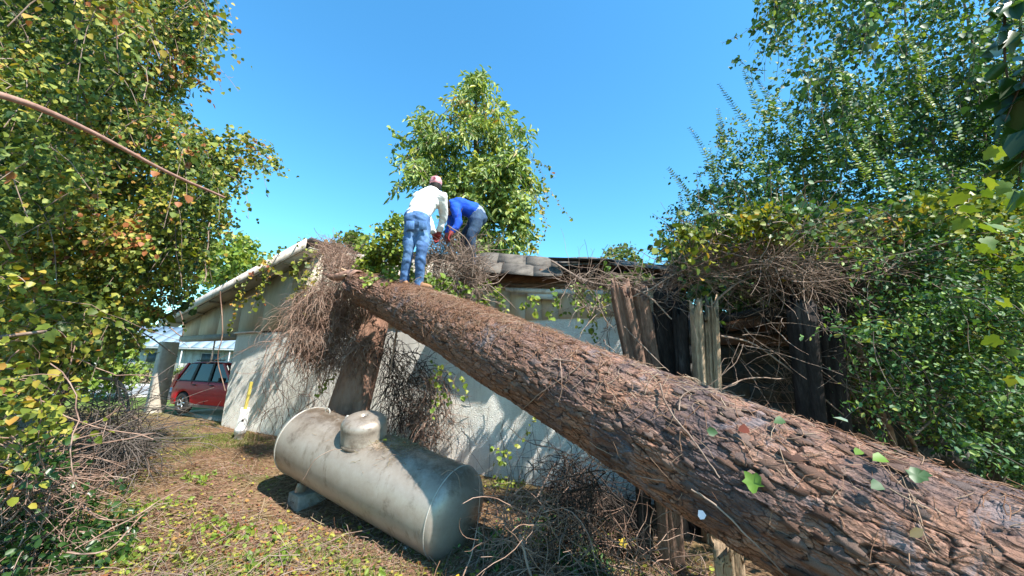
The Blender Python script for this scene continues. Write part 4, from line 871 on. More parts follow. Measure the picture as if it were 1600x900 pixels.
child('jeans', blob('jeans', [([at(744, 336, t2_+.04), at(748, 341, t2_+.04)], [(.18, .15), (.18, .14)]), ([h2L, at(742, 356, t2_-.08), k2L, a2L], [.115, .10, .08, .068]), ([h2R, at(736, 356, t2_+.16), k2R, a2R], [.115, .10, .08, .068])], jeans_mat('dark_denim', .30), .013, 4, .02, 10), man2)
child('hair', blob('hair', [([hd2+UP*.06+RT*.03, hd2+UP*.02+RT*.01], [(.08, .09), (.086, .10)])], M_hair, .009, 2), man2)
for w_, e_ in ((w2L, e2L), (w2R, e2R)): child('glove', blob('glove', [([w_+(e_-w_)*.12, w_+(w_-e_)*.18], [.036, .04])]+[(p, [(r[0]*1.25, r[1]*1.25) if isinstance(r, tuple) else r*1.3 for r in rr]) for p, rr in hand(w_, norm(w_-e_), FW, 1)], M_glove, .007, 2), man2)
boots(man2, a2L, a2L-RT*.3); boots(man2, a2R, a2R-RT*.3)
# ------------------------------------------------------------------ red car
ct = 12.0; cr = at(257, 640, ct); cr[2] = -.115
dC = norm(np.array([1, -.40, 0.])); nC = np.array([-.40, -1, 0])/math.hypot(1, .4)
car = empty('red_suv', tuple(cr+dC*2.1-nC*.85), math.atan2(dC[1], dC[0]), label='red compact sport utility vehicle parked under the carport, rear wheel and side windows showing', cat='car')
def carp(name, V, F, mat, sm=False, bev=0):
    me = npmesh(name, V, F, mat, sm); recalc(me)
    if bev: bevel(me, bev, 2)
    return link(name, me, car)
def paint(name, c, coat=1.0):
    m = N(name); n = m.noise(3, 4, .5); m.col(m.ramp(n, [(.3, tuple(x*.85 for x in c[:3])+(1,)), (.7, c)])); m.rough(.5); m.b.inputs['Specular IOR Level'].default_value = .3; m.b.inputs['Coat Weight'].default_value = coat*.08; m.b.inputs['Coat Roughness'].default_value = .06; return m.m
M_red = paint('red_car_paint', (.50, .008, .018, 1)); M_trim = simple('black_trim', (.015, .015, .015, 1), (.03, .03, .03, 1), 12, .6, .2, .002, vary=False); M_grey = simple('grey_bumper', (.16, .15, .15, 1), (.22, .20, .20, 1), 12, .6, .2, .002, vary=False)
M_glass = N('car_glass'); M_glass.col((.02, .025, .03, 1)); M_glass.rough(.04); M_glass.b.inputs['Transmission Weight'].default_value = .75; M_glass.b.inputs['IOR'].default_value = 1.45; M_glass = M_glass.m
M_rub = simple('tyre_rubber', (.02, .02, .02, 1), (.04, .04, .04, 1), 20, .9, .3, .003, vary=False); M_alloy = simple('alloy_rim', (.45, .45, .46, 1), (.6, .6, .6, 1), 10, .3, .1, .001, metal=.8, vary=False)
M_lamp = paint('tail_lamp_red', (.6, .02, .02, 1)); M_int = simple('car_interior', (.05, .045, .04, 1), (.09, .08, .07, 1), 10, .9, .2, .002, vary=False)
CL = 4.2
def prof_z(x):   # x 0 rear .. CL front ; top of the lower body
    return float(np.interp(x, [0, .05, .3, 1.0, 2.9, 3.1, 3.9, 4.1, 4.2], [.75, .98, 1.02, 1.02, 1.0, .97, .86, .78, .55]))
wx = (.80, 3.38); wr = .40
def arch(x):
    z = .26
    for c in wx:
        d = abs(x-c)
        if d < wr: z = max(z, .30+math.sqrt(wr*wr-d*d))
    return z
xsn = sorted(set([round(x, 3) for x in np.linspace(0, CL, 70)]+[round(c+s*wr*math.cos(a), 3) for c in wx for s in (-1, 1) for a in np.linspace(0, 1.5, 12)]))
V = []; 
def halfw(x, z): 
    e = min(x, CL-x); w_ = .86-.10*math.exp(-e*5); return w_*(1-.06*max(0, (z-.75))/.3) if z > .75 else w_*(1-.04*max(0, .45-z)/.2)
rows = 9
for x in xsn:
    zb, zt = arch(x), prof_z(x)
    zs = np.linspace(zb, max(zt, zb+.03), rows)
    ring = [(x-CL/2, -halfw(x, z)+(.0 if k else .02), z) for k, z in enumerate(zs)]+[(x-CL/2, -halfw(x, zt)*.5, zt+.02)]
    ring += [(p[0], -p[1], p[2]) for p in ring[::-1]]
    V += ring
V = np.array(V); S = rows*2+2; nX = len(xsn); i = np.arange(nX-1)[:, None]*S; j = np.arange(S-1)[None]; F = np.stack([i+j, i+j+1, i+S+j+1, i+S+j], -1).reshape(-1, 4)
Fe = [list(range(S)), [(nX-1)*S+k for k in range(S)]]
me = bpy.data.meshes.new('body'); me.from_pydata(V.tolist(), [], F.tolist()+Fe); me.materials.append(M_red); recalc(me); me.polygons.foreach_set('use_smooth', [len(p.vertices) == 4 for p in me.polygons]); link('body', me, car)
# cabin: pillars and roof with window openings
cab_b = [(.12, 1.0), (3.05, .98)]; cab_t = [(.52, 1.56), (2.25, 1.60)]
def cab(x, z, s, out=0): u = (z-1.0)/.6; return (x-CL/2, s*((.80-.13*u)+out), z)
def quad(name, pts, mat, th=.02, parent=None, **kw):
    P = np.array(pts); n = norm(np.cross(P[1]-P[0], P[3]-P[0])); V = np.vstack([P-n*th/2, P+n*th/2]); me = bpy.data.meshes.new(name); me.from_pydata(V.tolist(), [], [(0, 1, 2, 3), (7, 6, 5, 4), (0, 4, 5, 1), (1, 5, 6, 2), (2, 6, 7, 3), (3, 7, 4, 0)]); me.materials.append(mat); recalc(me); return link(name, me, parent or car, **kw)
V = []
for x, z in ((.46, 1.545), (.7, 1.60), (1.5, 1.63), (2.2, 1.60), (2.32, 1.56)):
    V += [(x-CL/2, -.69, z-.03), (x-CL/2, -.62, z), (x-CL/2, 0, z+.02), (x-CL/2, .62, z), (x-CL/2, .69, z-.03), (x-CL/2, 0, z-.05)]
F = [(a*6+k, a*6+(k+1) % 6, a*6+6+(k+1) % 6, a*6+6+k) for a in range(4) for k in range(6)]+[tuple(range(6)), tuple(range(24, 30))]
me = bpy.data.meshes.new('roof'); me.from_pydata(V, [], F); me.materials.append(M_red); recalc(me); link('roof', me, car)
for s in (-1, 1):
    for nm, x0b, x1b, x0t, x1t, mt in (('pillar', .10, .24, .44, .54, M_red), ('pillar', .98, 1.10, 1.02, 1.12, M_trim), ('pillar', 1.86, 1.97, 1.78, 1.88, M_trim), ('pillar', 2.92, 3.05, 2.22, 2.32, M_red)):
        quad(nm, [cab(x0b, .99, s), cab(x1b, .99, s), cab(x1t, 1.57, s), cab(x0t, 1.57, s)], mt, .04)
    for x0b, x1b, x0t, x1t in ((.24, .98, .54, 1.02), (1.10, 1.86, 1.12, 1.78), (1.97, 2.92, 1.88, 2.22)):
        quad('window', [cab(x0b, 1.02, s, -.012), cab(x1b, 1.02, s, -.012), cab(x1t, 1.55, s, -.012), cab(x0t, 1.55, s, -.012)], M_glass, .006)
    quad('sill_trim', [(.15-CL/2, s*.815, 1.0), (3.0-CL/2, s*.815, .99), (3.0-CL/2, s*.80, 1.03), (.15-CL/2, s*.80, 1.035)], M_trim, .015)
    quad('side_moulding', [(1.22-CL/2, s*.868, .52), (2.95-CL/2, s*.868, .52), (2.95-CL/2, s*.868, .60), (1.22-CL/2, s*.868, .60)], M_red, .02)
    quad('rocker_panel', [(1.2-CL/2, s*.83, .24), (2.98-CL/2, s*.83, .24), (2.98-CL/2, s*.85, .32), (1.2-CL/2, s*.85, .32)], M_grey, .03)
    for x in (1.08, 1.93, 2.95): quad('door_seam', [(x-CL/2, s*.862, .34), (x+.008-CL/2, s*.862, .34), (x+.008-CL/2, s*.825, 1.0), (x-CL/2, s*.825, 1.0)], M_trim, .012)
    for x in (1.2, 2.05): V, F = bar((x-CL/2, s*.862, .90), (x+.16-CL/2, s*.862, .90), .03, .03); link('door_handle', bevel(npmesh('door_handle', V, F, M_trim), .008, 1), car)
    V, F = bar((2.72-CL/2, s*.84, 1.08), (2.72-CL/2, s*1.02, 1.10), .10, .13); link('wing_mirror', bevel(npmesh('wing_mirror', V, F, M_trim), .025, 2), car)
    V, F = bar((.65-CL/2, s*.56, 1.66), (2.1-CL/2, s*.56, 1.68), .03, .03); link('roof_rail', bevel(npmesh('roof_rail', V, F, M_trim), .008, 1), car)
    quad('tail_light', [(-.01-CL/2, s*.80, .78), (.16-CL/2, s*.80, .78), (.30-CL/2, s*.77, 1.22), (.16-CL/2, s*.77, 1.22)], M_lamp, .06)
    quad('headlight', [(CL/2-.02, s*.50, .62), (CL/2-.02, s*.78, .62), (CL/2-.06, s*.78, .76), (CL/2-.06, s*.50, .76)], M_alloy, .03)
    for c in wx:
        wh = link('wheel', None, car, loc=(c-CL/2, s*.76, .325)) if False else empty('wheel_set', (0, 0, 0)); bpy.data.objects.remove(wh)
        pr = [(.19, -.10), (.20, -.105), (.29, -.11), (.325, -.08), (.328, 0), (.325, .08), (.29, .11), (.20, .105), (.19, .10)]
        V, F = lathe(pr, 40); V = frame_xf(V, np.array([c-CL/2, s*.76, .325]), (1, 0, 0), (0, s, 0)); ty = link('wheel', npmesh('wheel', V, F, M_rub, True), car)
        P = [lathe([(.205, .06), (.195, .10), (.185, .07)], 32), lathe([(.001, .085), (.04, .085), (.05, .07)], 16)]
        for k in range(5):
            a = k*2*math.pi/5; P.append(bar((.03*math.cos(a), .03*math.sin(a), .075), (.195*math.cos(a), .195*math.sin(a), .085), .05, .02, (0, 0, 1)))
        V, F = join_data(P); V = frame_xf(V, np.array([c-CL/2, s*.76, .325]), (1, 0, 0), (0, s, 0)); link('rim', npmesh('rim', V, F, M_alloy), ty)
        V, F = lathe([(.001, .04), (.19, .04)], 24); V = frame_xf(V, np.array([c-CL/2, s*.76, .325]), (1, 0, 0), (0, s, 0)); link('hub', npmesh('hub', V, F, M_trim), ty)
quad('rear_window', [(.10-CL/2, -.66, 1.04), (.10-CL/2, .66, 1.04), (.42-CL/2, .56, 1.52), (.42-CL/2, -.56, 1.52)], M_glass, .01)
quad('windscreen', [(3.04-CL/2, -.74, 1.0), (3.04-CL/2, .74, 1.0), (2.30-CL/2, .60, 1.55), (2.30-CL/2, -.60, 1.55)], M_glass, .01)
V, F = bar((-CL/2-.05, -.78, .50), (-CL/2-.05, .78, .50), .16, .28); link('bumper', bevel(npmesh('bumper', V, F, M_grey), .04, 3), car)
V, F = bar((CL/2, -.76, .45), (CL/2, .76, .45), .14, .26); link('bumper', bevel(npmesh('bumper', V, F, M_grey), .04, 3), car)
V, F = hexa([(x, y, z) for x in (-1.6, 1.2) for y in (-.7, .7) for z in (.45, .95)]); link('cabin_floor', npmesh('cabin_floor', V, F, M_int), car)
for x in (-.75, .35):
    for s in (-.36, .36):
        V, F = bar((x, s, .9), (x-.14, s, 1.38), .14, .46, (1, 0, 0)); link('seat', bevel(npmesh('seat', V, F, M_int), .05, 2), car)
# ------------------------------------------------------------------ house across the road
eL = at(180, 532, 31.0); eR = at(372, 551, 33.0); dN = norm((eR-eL)*[1, 1, 0]); nN = np.array([dN[1], -dN[0], 0]); nN = nN if nN[1] < 0 else -nN
ze = (eL[2]+eR[2])/2; nb = empty('neighbour_house', (eL[0], eL[1], -.2), label='low grey house with pale blue metal roof across the road beyond the carport', cat='house')
M_metal = simple('pale_metal_roof', (.17, .24, .29, 1), (.24, .31, .36, 1), 2, .45, .1, .005, vary=False); M_nwall = simple('grey_weatherboard', (.34, .34, .32, 1), (.46, .46, .43, 1), 3, .8, .3, .004)
M_white = simple('white_trim_paint', (.38, .38, .38, 1), (.48, .48, .48, 1), 5, .6, .2, .003); M_win = paint('dark_window_glass', (.05, .07, .09, 1))
def nl(s, z, o): return np.array([eL[0], eL[1], 0])+dN*s+nN*o+np.array([0, 0, z])
def nbox(s0, s1, z0, z1, o0, o1): return hexa([nl(s, z, o) for s in (s0, s1) for o in (o0, o1) for z in (z0, z1)])
NL = 22.0; N0 = -3.0
k = N0
while k < NL:
    V, F = nbox(k, k+.58, -.3, ze-.1, -.9, -.72-R.uniform(0, .01)); child('wall_panel', npmesh('wall_panel', V, F, M_nwall), nb); k += .6
child('backing', npmesh('backing', *nbox(N0, NL, -.3, ze-.1, -7.5, -.92), M_nwall), nb)
k = N0-.5; 
while k < NL+.5:
    V = [nl(s, z+dz, o) for s in (k, k+.88) for o, z in ((.1, ze), (-4.0, ze+2.0)) for dz in (-.06, 0)]; child('roof_panel', npmesh('roof_panel', *hexa(V), M_metal), nb)
    V, F = bar(nl(k, ze+.02, .1), nl(k, ze+2.02, -4.0), .05, .05); child('roof_rib', npmesh('roof_rib', V, F, M_metal), nb)
    k += .9
V = [nl(s, z+dz, o) for s in (N0-.5, NL+.5) for o, z in ((-4.0, ze+2.0), (-8.2, ze)) for dz in (-.06, 0)]; child('roof_back', npmesh('roof_back', *hexa(V), M_metal), nb)
child('fascia', npmesh('fascia', *nbox(N0-.5, NL+.5, ze-.22, ze-.03, .02, .09), M_white), nb)
for s in (2.0, 6.0, 9.5, 13.0):
    f_ = child('window', npmesh('window', *nbox(s, s+1.5, ze-1.45, ze-.45, -.71, -.66), M_white), nb)
    for a in (0, 1): child('pane', npmesh('pane', *nbox(s+.07+a*.70, s+.73+a*.70, ze-1.38, ze-.52, -.67, -.63), M_win), f_)
for s in (3.7, 4.8, 8.4, 12.2): child('porch_post', npmesh('porch_post', *nbox(s, s+.07, -.3, ze-.2, -.1, .0), M_white), nb)

# ------------------------------------------------------------------ low shed swallowed by the thicket
shedA, shedB = at(1062, 600, 4.85), at(1420, 600, 4.75); shed = empty('garden_shed', (shedA[0], shedA[1], -.2), label='dark low shed behind the timbers, buried under the vines on the right', cat='shed')
M_shedw = simple('dark_block_wall', (.035, .035, .032, 1), (.11, .105, .095, 1), 5, .9, .9, .015, 28)  # very dark, mottled grey-brown block
dS = norm((shedB-shedA)*[1, 1, 0]); nS = np.array([dS[1], -dS[0], 0]); nS = nS if nS[1] < 0 else -nS
def sh(s, z, o): return np.array([shedA[0], shedA[1], 0])+dS*s+nS*o+np.array([0, 0, z])
def sbox(s0, s1, z0, z1, o0, o1): return hexa([sh(s, z, o) for s in (s0, s1) for o in (o0, o1) for z in (z0, z1)])
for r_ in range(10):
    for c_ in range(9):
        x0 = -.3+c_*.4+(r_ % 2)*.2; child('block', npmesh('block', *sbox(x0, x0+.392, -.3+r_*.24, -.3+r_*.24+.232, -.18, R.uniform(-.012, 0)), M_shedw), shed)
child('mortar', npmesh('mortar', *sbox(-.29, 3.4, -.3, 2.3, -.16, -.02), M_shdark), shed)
child('lintel', npmesh('lintel', *sbox(.4, 1.7, 1.86, 2.0, .01, .10), M_brownwood), shed)
child('roof', npmesh('roof', *sbox(.62, 3.9, 2.16, 2.24, -3.0, .75), M_shdark), shed)  # deep overhang added to throw the wall and hollow into shade
for k in range(9): child('rafter', npmesh('rafter', *sbox(.65+k*.40, .71+k*.40, 2.04, 2.155, -2.8, .7), M_brownwood), shed)
# ------------------------------------------------------------------ foliage
def dist_sprays(poly, t0, t1, n, scale, seed):
    px = samp(poly, n); c = clumpy(px, scale, seed); t = t1-(t1-t0)*c-R.uniform(0, 1, n)**2*(t1-t0)*.35; return px, t, at_arr(px, t)
def foliage(name, root, specs, mat, tpl='broad', outward=(0, -1, 0), kind='stuff', twig=None, twigr=.004):
    """specs: (poly, t0, t1, n, scale, seed, L, leaves, size, droop)"""
    data, tw = [], []
    for poly, t0, t1, n, scale, seed, Ln, nl_, size, droop in specs:
        px, t, P0 = dist_sprays(poly, t0, t1, n, scale, seed); D = R.normal(size=(n, 3))+np.asarray(outward)*.7+np.array([0, 0, .25])
        V, F, T = spray_data(P0, D, Ln*np.exp(R.normal(size=n)*.3), nl_, size, tpl, outward, droop); data.append((V, F)); tw.append(T[::3])
    V, Fs = join_data(data); o = child(name, npmesh(name, V, Fs, mat), root, kind=kind)
    if twig:
        T = np.concatenate(tw); child('twigs', tubes('twigs', T, twigr, twig, 3), root, kind='stuff')
    return o
def single_leaves(root, poly, t0, t1, n, size, mats, tpl, outward, name='leaf', variants=3):
    mes = []
    for k in range(variants):
        Vt, Ft = TPL[tpl]; V = Vt.copy(); V[:, 2] += (R.uniform(-.2, .2))*V[:, 1]**2+R.normal(size=len(V))*.01; mes.append(npmesh(name, V, Ft, mats))
    px = samp(poly, n); t = R.uniform(t0, t1, n); P = at_arr(px, t)
    for k in range(n):
        Y = norm(np.array([R.normal()*.6, R.normal()*.6, -.7])); Z = norm(R.normal(size=3)*.55+np.array(outward)*.6+np.array([0, 0, .5])); Z = norm(Z-Y*(Z@Y)); X = np.cross(Y, Z); s = size*math.exp(R.normal()*.22)
        o = bpy.data.objects.new(name, mes[k % variants]); col.objects.link(o); o.parent = root; p = P[k]
        o.matrix_basis = Matrix.Translation(-root.location) @ Matrix(((X[0]*s, Y[0]*s, Z[0]*s, p[0]), (X[1]*s, Y[1]*s, Z[1]*s, p[1]), (X[2]*s, Y[2]*s, Z[2]*s, p[2]), (0, 0, 0, 1)))
def trunk(root, pts, r0, r1, mat=None, name='trunk', S=14):
    P = spline(pts, 30); P = P+R.normal(size=P.shape)*.008; child(name, tubes(name, P[None], np.linspace(r0, r1, 30)[None], mat or M_trunk, S), root)
sunw = np.array([.3, -.75, .2])
# -- big vine-clad tree on the left
pl = [(-140, -120), (330, -120), (336, 20), (320, 50), (300, 95), (285, 120), (275, 160), (300, 190), (330, 225), (356, 262), (352, 310), (330, 340), (352, 352), (330, 390), (300, 420), (292, 458), (255, 482), (225, 505), (200, 520), (150, 535), (100, 600), (-140, 640)]
base = onground(70, 640)
TL = empty('vine_covered_tree', tuple(base), label='tall tree smothered in green and yellowing vines filling the left side', cat='tree')
foliage('crown', TL, [([(-160, -160), (230, -160), (225, 60), (180, 150), (170, 260), (120, 330), (60, 360), (-160, 380)], 2.8, 4.6, 1500, 60, 21, .26, 13, .040, 1.0), (pl, 5.0, 8.0, 6000, 60, 1, .33, 15, .053, 1.2), (pl, 6.6, 8.6, 900, 60, 3, .6, 12, .13, .8), ([(330, 10), (345, 60), (300, 130), (285, 150), (300, 60)], 6, 7.2, 60, 40, 2, .35, 10, .07, .9),  # first spec: near layer set there to shade the lower-left ground
    ([(1, 1), (2, 1), (2, 2)], 6, 7, 1, 40, 4, .35, 9, .06, .8), ([(300, 200), (360, 210), (400, 215), (425, 235), (410, 262), (370, 285), (340, 300), (320, 250)], 6.2, 7.4, 110, 40, 4, .35, 9, .065, .8),
    ([(395, 215), (440, 250), (446, 275), (410, 262)], 6.3, 7.0, 22, 40, 4, .35, 8, .06, 1.0)], M_leafL, 'broad', sunw, twig=M_vinewood, twigr=.0035)
foliage('yellowing_leaves', TL, [([(-100, 240), (120, 260), (330, 250), (350, 300), (330, 400), (280, 440), (180, 490), (-100, 500)], 4.9, 6.4, 800, 45, 71, .28, 13, .050, 1.1)], M_leafLy, 'broad', sunw)
single_leaves(TL, [(0, 0), (260, 0), (270, 160), (340, 280), (280, 430), (150, 500), (0, 480)], 4.9, 5.8, 120, .085, M_leafL, 'grape', sunw)
for pts, r0, r1 in (([base-[0, 0, .2], at(60, 450, 7.6), at(90, 250, 7.6), at(120, 40, 7.8)], .2, .12), ([at(70, 420, 7.6), at(170, 240, 7.2), at(250, 90, 7.0)], .09, .03), ([at(120, 330, 7.3), at(260, 280, 7.0), at(355, 240, 6.9), at(420, 235, 6.8)], .05, .008), ([base+[.4, 0, -.2], at(150, 480, 7.2), at(170, 350, 7.3)], .1, .07), ([at(150, 480, 7.2), at(250, 495, 7.4), at(300, 470, 7.6)], .05, .03)):
    trunk(TL, pts, r0, r1, name='limb')
n = 130; px = samp(pl, n); P0 = at_arr(px, R.uniform(5.0, 6.6, n)); child('vine_stems', tubes('vine_stems', grow(P0, R.normal(size=(n, 3))*.4+[0, 0, -1], R.uniform(.4, 1.6, n), 10, .25, .12), R.uniform(.003, .008, (n, 1))*np.ones((1, 10)), M_vinewood, 4), TL, kind='stuff')
# yellow thicket of grape vine near the camera, lower left
pl2 = [(-160, 380), (30, 395), (75, 440), (100, 500), (95, 560), (70, 640), (90, 690), (40, 740), (10, 800), (-160, 860)]
GT = empty('grape_vine', tuple(onground(-60, 880)), label='yellowing grape vine tangle close by at the lower left edge', cat='vine')
foliage('foliage', GT, [(pl2, 2.6, 4.6, 420, 70, 9, .28, 9, .05, .8), ([(-160, 380), (100, 380), (150, 470), (110, 560), (-160, 620)], 3.8, 5.2, 260, 60, 5, .3, 10, .062, .8)], M_leafLy, 'broad', sunw, twig=M_vinebrown, twigr=.003)
single_leaves(GT, [(0, 190), (45, 240), (50, 330), (90, 440), (95, 520), (60, 640), (85, 690), (0, 740)], 2.5, 3.3, 60, .055, M_leafLy, 'grape', sunw)
n = 60; px = samp(pl2, n); P0 = at_arr(px, R.uniform(2.5, 4.2, n)); child('stems', tubes('stems', grow(P0, R.normal(size=(n, 3)), R.uniform(.3, 1.2, n), 10, .35, .05), R.uniform(.002, .006, (n, 1))*np.ones((1, 10)), M_vinebrown, 4), GT, kind='stuff')
CR = empty('shade_creeper', tuple(onground(30, 880)), label='low dark green creeper added to darken the ground in the lower left corner', cat='creeper')
foliage('foliage', CR, [([(-120, 690), (90, 700), (140, 770), (150, 850), (100, 920), (-120, 920)], 3.0, 4.3, 330, 50, 81, .24, 9, .045, .3)], M_leafnear, 'broad', sunw, twig=M_vinebrown)  # dark ground cover put in to give this corner its shade
# shrub in sun beyond, and small trees
def bush(name, poly, t0, t1, n, sc, Ln, size, label, cat, mat, tpl='broad', nl_=10, root_px=None, trunkpts=None, tr=(.05, .02), droop=.4, group=None):
    b = onground(*root_px) if root_px else at(*np.mean(poly, 0), (t0+t1)/2)
    if root_px is None or b[1] > 60 or b[1] < 0: b = at(*np.mean(poly, 0), (t0+t1)/2); b[2] = -.25
    rt = empty(name, tuple(b), label=label, cat=cat, group=group); foliage('crown', rt, [(poly, t0, t1, n, sc, 7, Ln, nl_, size, droop)], mat, tpl, sunw, twig=M_trunk, twigr=.006)
    m_ = at(*np.mean(poly, 0), (t0+t1)/2)
    trunk(rt, trunkpts or [b-[0, 0, .1], (b+m_)/2+[.05, 0, 0], m_], *tr); return rt
bush('green_shrub', [(95, 520), (150, 505), (205, 512), (222, 545), (210, 590), (200, 606), (110, 608), (85, 560)], 15.5, 17.5, 260, 25, .6, .16, 'light green sunlit shrub beside the road left of the carport post', 'shrub', M_leafbright)
bush('small_tree', [(300, 425), (330, 385), (360, 372), (395, 378), (410, 405), (380, 440), (330, 460)], 20, 23, 220, 25, .9, .22, 'yellow green tree showing above the carport roof edge', 'tree', M_leafbright, tr=(.05, .02))
bush('small_tree', [(522, 392), (535, 370), (555, 364), (570, 372), (572, 392), (560, 410), (525, 410)], 24, 27, 120, 25, .9, .22, 'rounded green treetop left of the man in white, far beyond the ridge', 'tree', M_far, tr=(.2, .1))
bush('small_tree', [(940, 408), (950, 395), (970, 390), (988, 397), (1000, 412), (970, 418)], 24, 27, 90, 25, .8, .2, 'small rounded treetop peeking over the right end of the roof', 'tree', M_far, tr=(.2, .1))
bush('hedge', [(180, 590), (190, 574), (232, 572), (300, 582), (380, 590), (380, 604), (180, 602)], 28.5, 30, 500, 30, .5, .13, 'clipped green hedge in front of the house across the road', 'hedge', M_far, tr=(.04, .02))
bush('dry_shrub_row', [(170, 588), (200, 586), (240, 585), (300, 592), (380, 598), (380, 615), (170, 612)], 27.9, 28.5, 420, 30, .45, .12, 'low row of dry pinkish shrubs at the foot of the hedge', 'shrub', leafmat('dry_pink_leaves', [(0, (.12, .14, .06, 1)), (.4, (.35, .24, .18, 1)), (1, (.6, .47, .38, 1))], .2, .7, .5), tr=(.03, .01))
# -- centre tree behind the roof
pc = [(735, 118), (758, 118), (772, 150), (795, 165), (800, 190), (820, 200), (828, 240), (822, 262), (835, 290), (830, 320), (818, 350), (838, 395), (750, 400), (700, 330), (640, 300), (625, 285), (632, 250), (642, 225), (655, 210), (655, 165), (668, 160), (680, 175), (700, 172), (705, 140), (722, 155), (728, 135)]
CT = empty('leafy_tree', tuple(at(750, 430, 9.3)*[1, 1, 0]+[0, 0, -.2]), label='tall pointed tree with drooping light green leaves behind the ridge and the two men', cat='tree')
px, t, P0 = dist_sprays(pc, 8.2, 10.4, 1500, 34, 6); P0 = P0[(clumpy(px, 26, 2)+R.normal(size=len(px))*.12) > .38]; nn_ = len(P0)
V1, F1, T1 = spray_data(P0, R.normal(size=(nn_, 3))*.6+[0, -.3, .7], .42, 9, .16, 'lance', sunw, 1.0)
V2, F2, T2 = spray_data(*(lambda q: (q[2], R.normal(size=(len(q[2]), 3))+sunw*.4))(dist_sprays([(730, 250), (800, 240), (830, 300), (815, 395), (720, 400), (690, 330)], 8.3, 9.2, 260, 30, 8)), .4, 10, .10, 'broad', sunw, .9)
V, Fs = join_data([(V1, F1), (V2, F2)]); child('crown', npmesh('crown', V, Fs, M_leafC), CT, kind='stuff'); child('twigs', tubes('twigs', T1[::3], .006, M_vinewood, 3), CT, kind='stuff')
trunk(CT, [at(750, 430, 9.3)*[1, 1, 0]+[0, 0, -.3], at(752, 380, 9.3), at(745, 250, 9.3), at(742, 140, 9.4)], .16, .03)
def leafy_vines(root, name, starts, dirs, Ln, size, mat, K=14, droop=.25, wob=.3, r=.004, stemmat=None, tpl='broad', per=2, gap=1.0):
    P = grow(starts, dirs, Ln, K, wob, droop); Nn = len(P); child('vine_stem', tubes('vine_stem', P, np.linspace(r, r*.5, K)[None]*np.ones((Nn, 1)), stemmat or M_vinebrown, 4), root, kind='stuff')
    Q = np.repeat(P.reshape(-1, 3), per, 0); Q = Q+R.normal(size=Q.shape)*size*.35; keep = R.random(len(Q)) < gap; Q = Q[keep]
    D = R.normal(size=Q.shape)*.7+[0, 0, -.6]; Nv = R.normal(size=Q.shape)*.5+sunw*.8+[0, 0, .3]; V, F = leaf_data(Q, D, Nv, size*np.exp(R.normal(size=len(Q))*.25), tpl); child(name, npmesh(name, V, F, mat), root, kind='stuff')
n = 26; leafy_vines(CT, 'vine_leaves', at_arr(np.column_stack([R.uniform(790, 840, n), R.uniform(235, 330, n)]), np.full(n, 8.8)), R.normal(size=(n, 3))*.3+[.5, 0, -.4], R.uniform(.5, 1.7, n), .07, M_leafLy, droop=.22, wob=.22)
n = 9; leafy_vines(CT, 'vine_leaves', at_arr(np.column_stack([R.uniform(640, 665, n), R.uniform(200, 290, n)]), np.full(n, 8.8)), R.normal(size=(n, 3))*.25+[-1, 0, .1], R.uniform(.5, 1.0, n), .085, M_leafC, droop=.12, wob=.3)
n = 3; leafy_vines(CT, 'vine_leaves', at_arr(np.array([[752., 125], [748, 125], [775, 160]]), np.full(n, 9.3)), np.array([[-.4, 0, .6], [-.1, 0, .8], [.5, 0, .4]]), np.array([.4, .4, .5]), .08, M_leafC, droop=.05)
bush('vine_heap', [(590, 360), (612, 338), (640, 345), (632, 380), (628, 420), (600, 430), (560, 425), (575, 385)], 6.3, 7.0, 240, 25, .22, .06, 'mound of yellow green vines on the ridge left of the man in white', 'vine', M_leafbright, tr=(.01, .01), trunkpts=[at(590, 440, 6.6), at(600, 410, 6.6), at(605, 380, 6.6)])
# -- right-hand thicket
pr1 = [(1020, 395), (1062, 330), (1075, 300), (1100, 290), (1112, 235), (1140, 215), (1160, 190), (1190, 170), (1230, 180), (1300, 150), (1380, 150), (1470, 120), (1600, 100), (1760, 60), (1760, 520), (1600, 520), (1350, 440), (1240, 400), (1130, 380), (1060, 385)]
TR_ = empty('privet_thicket', tuple(at(1450, 600, 4.6)*[1, 1, 0]+[0, 0, -.25]), label='dense dark green privet thicket with upright feathery shoots on the right', cat='thicket')
foliage('crown', TR_, [(pr1, 4.3, 6.4, 3100, 60, 11, .26, 15, .045, .25), ([(1100, 290), (1250, 225), (1420, 210), (1500, 170), (1760, 140), (1760, 520), (1100, 400)], 6.2, 7.2, 1000, 50, 61, .4, 12, .10, .3)], M_leafR, 'oval', sunw, twig=M_trunk, twigr=.003)
pr2 = [(1200, -120), (1760, -120), (1760, 180), (1500, 180), (1400, 200), (1300, 190), (1235, 190), (1225, 110), (1195, 60)]
px, t, P0 = dist_sprays(pr2, 4.4, 6.6, 2100, 50, 12); P0 = P0[(clumpy(px, 34, 5)+R.normal(size=len(px))*.10) > .46]; V, F, T = spray_data(P0, R.normal(size=(len(P0), 3))*.7+[0, 0, -.9], .38, 13, .056, 'broad', sunw, .7); child('hanging_leaves', npmesh('hanging_leaves', V, F, M_leafR), TR_, kind='stuff'); child('twigs', tubes('twigs', T, .0025, M_trunk, 3), TR_, kind='stuff')
pr3 = [(1330, 440), (1400, 425), (1760, 380), (1760, 900), (1600, 765), (1480, 700), (1370, 650), (1300, 640), (1290, 560), (1310, 500)]
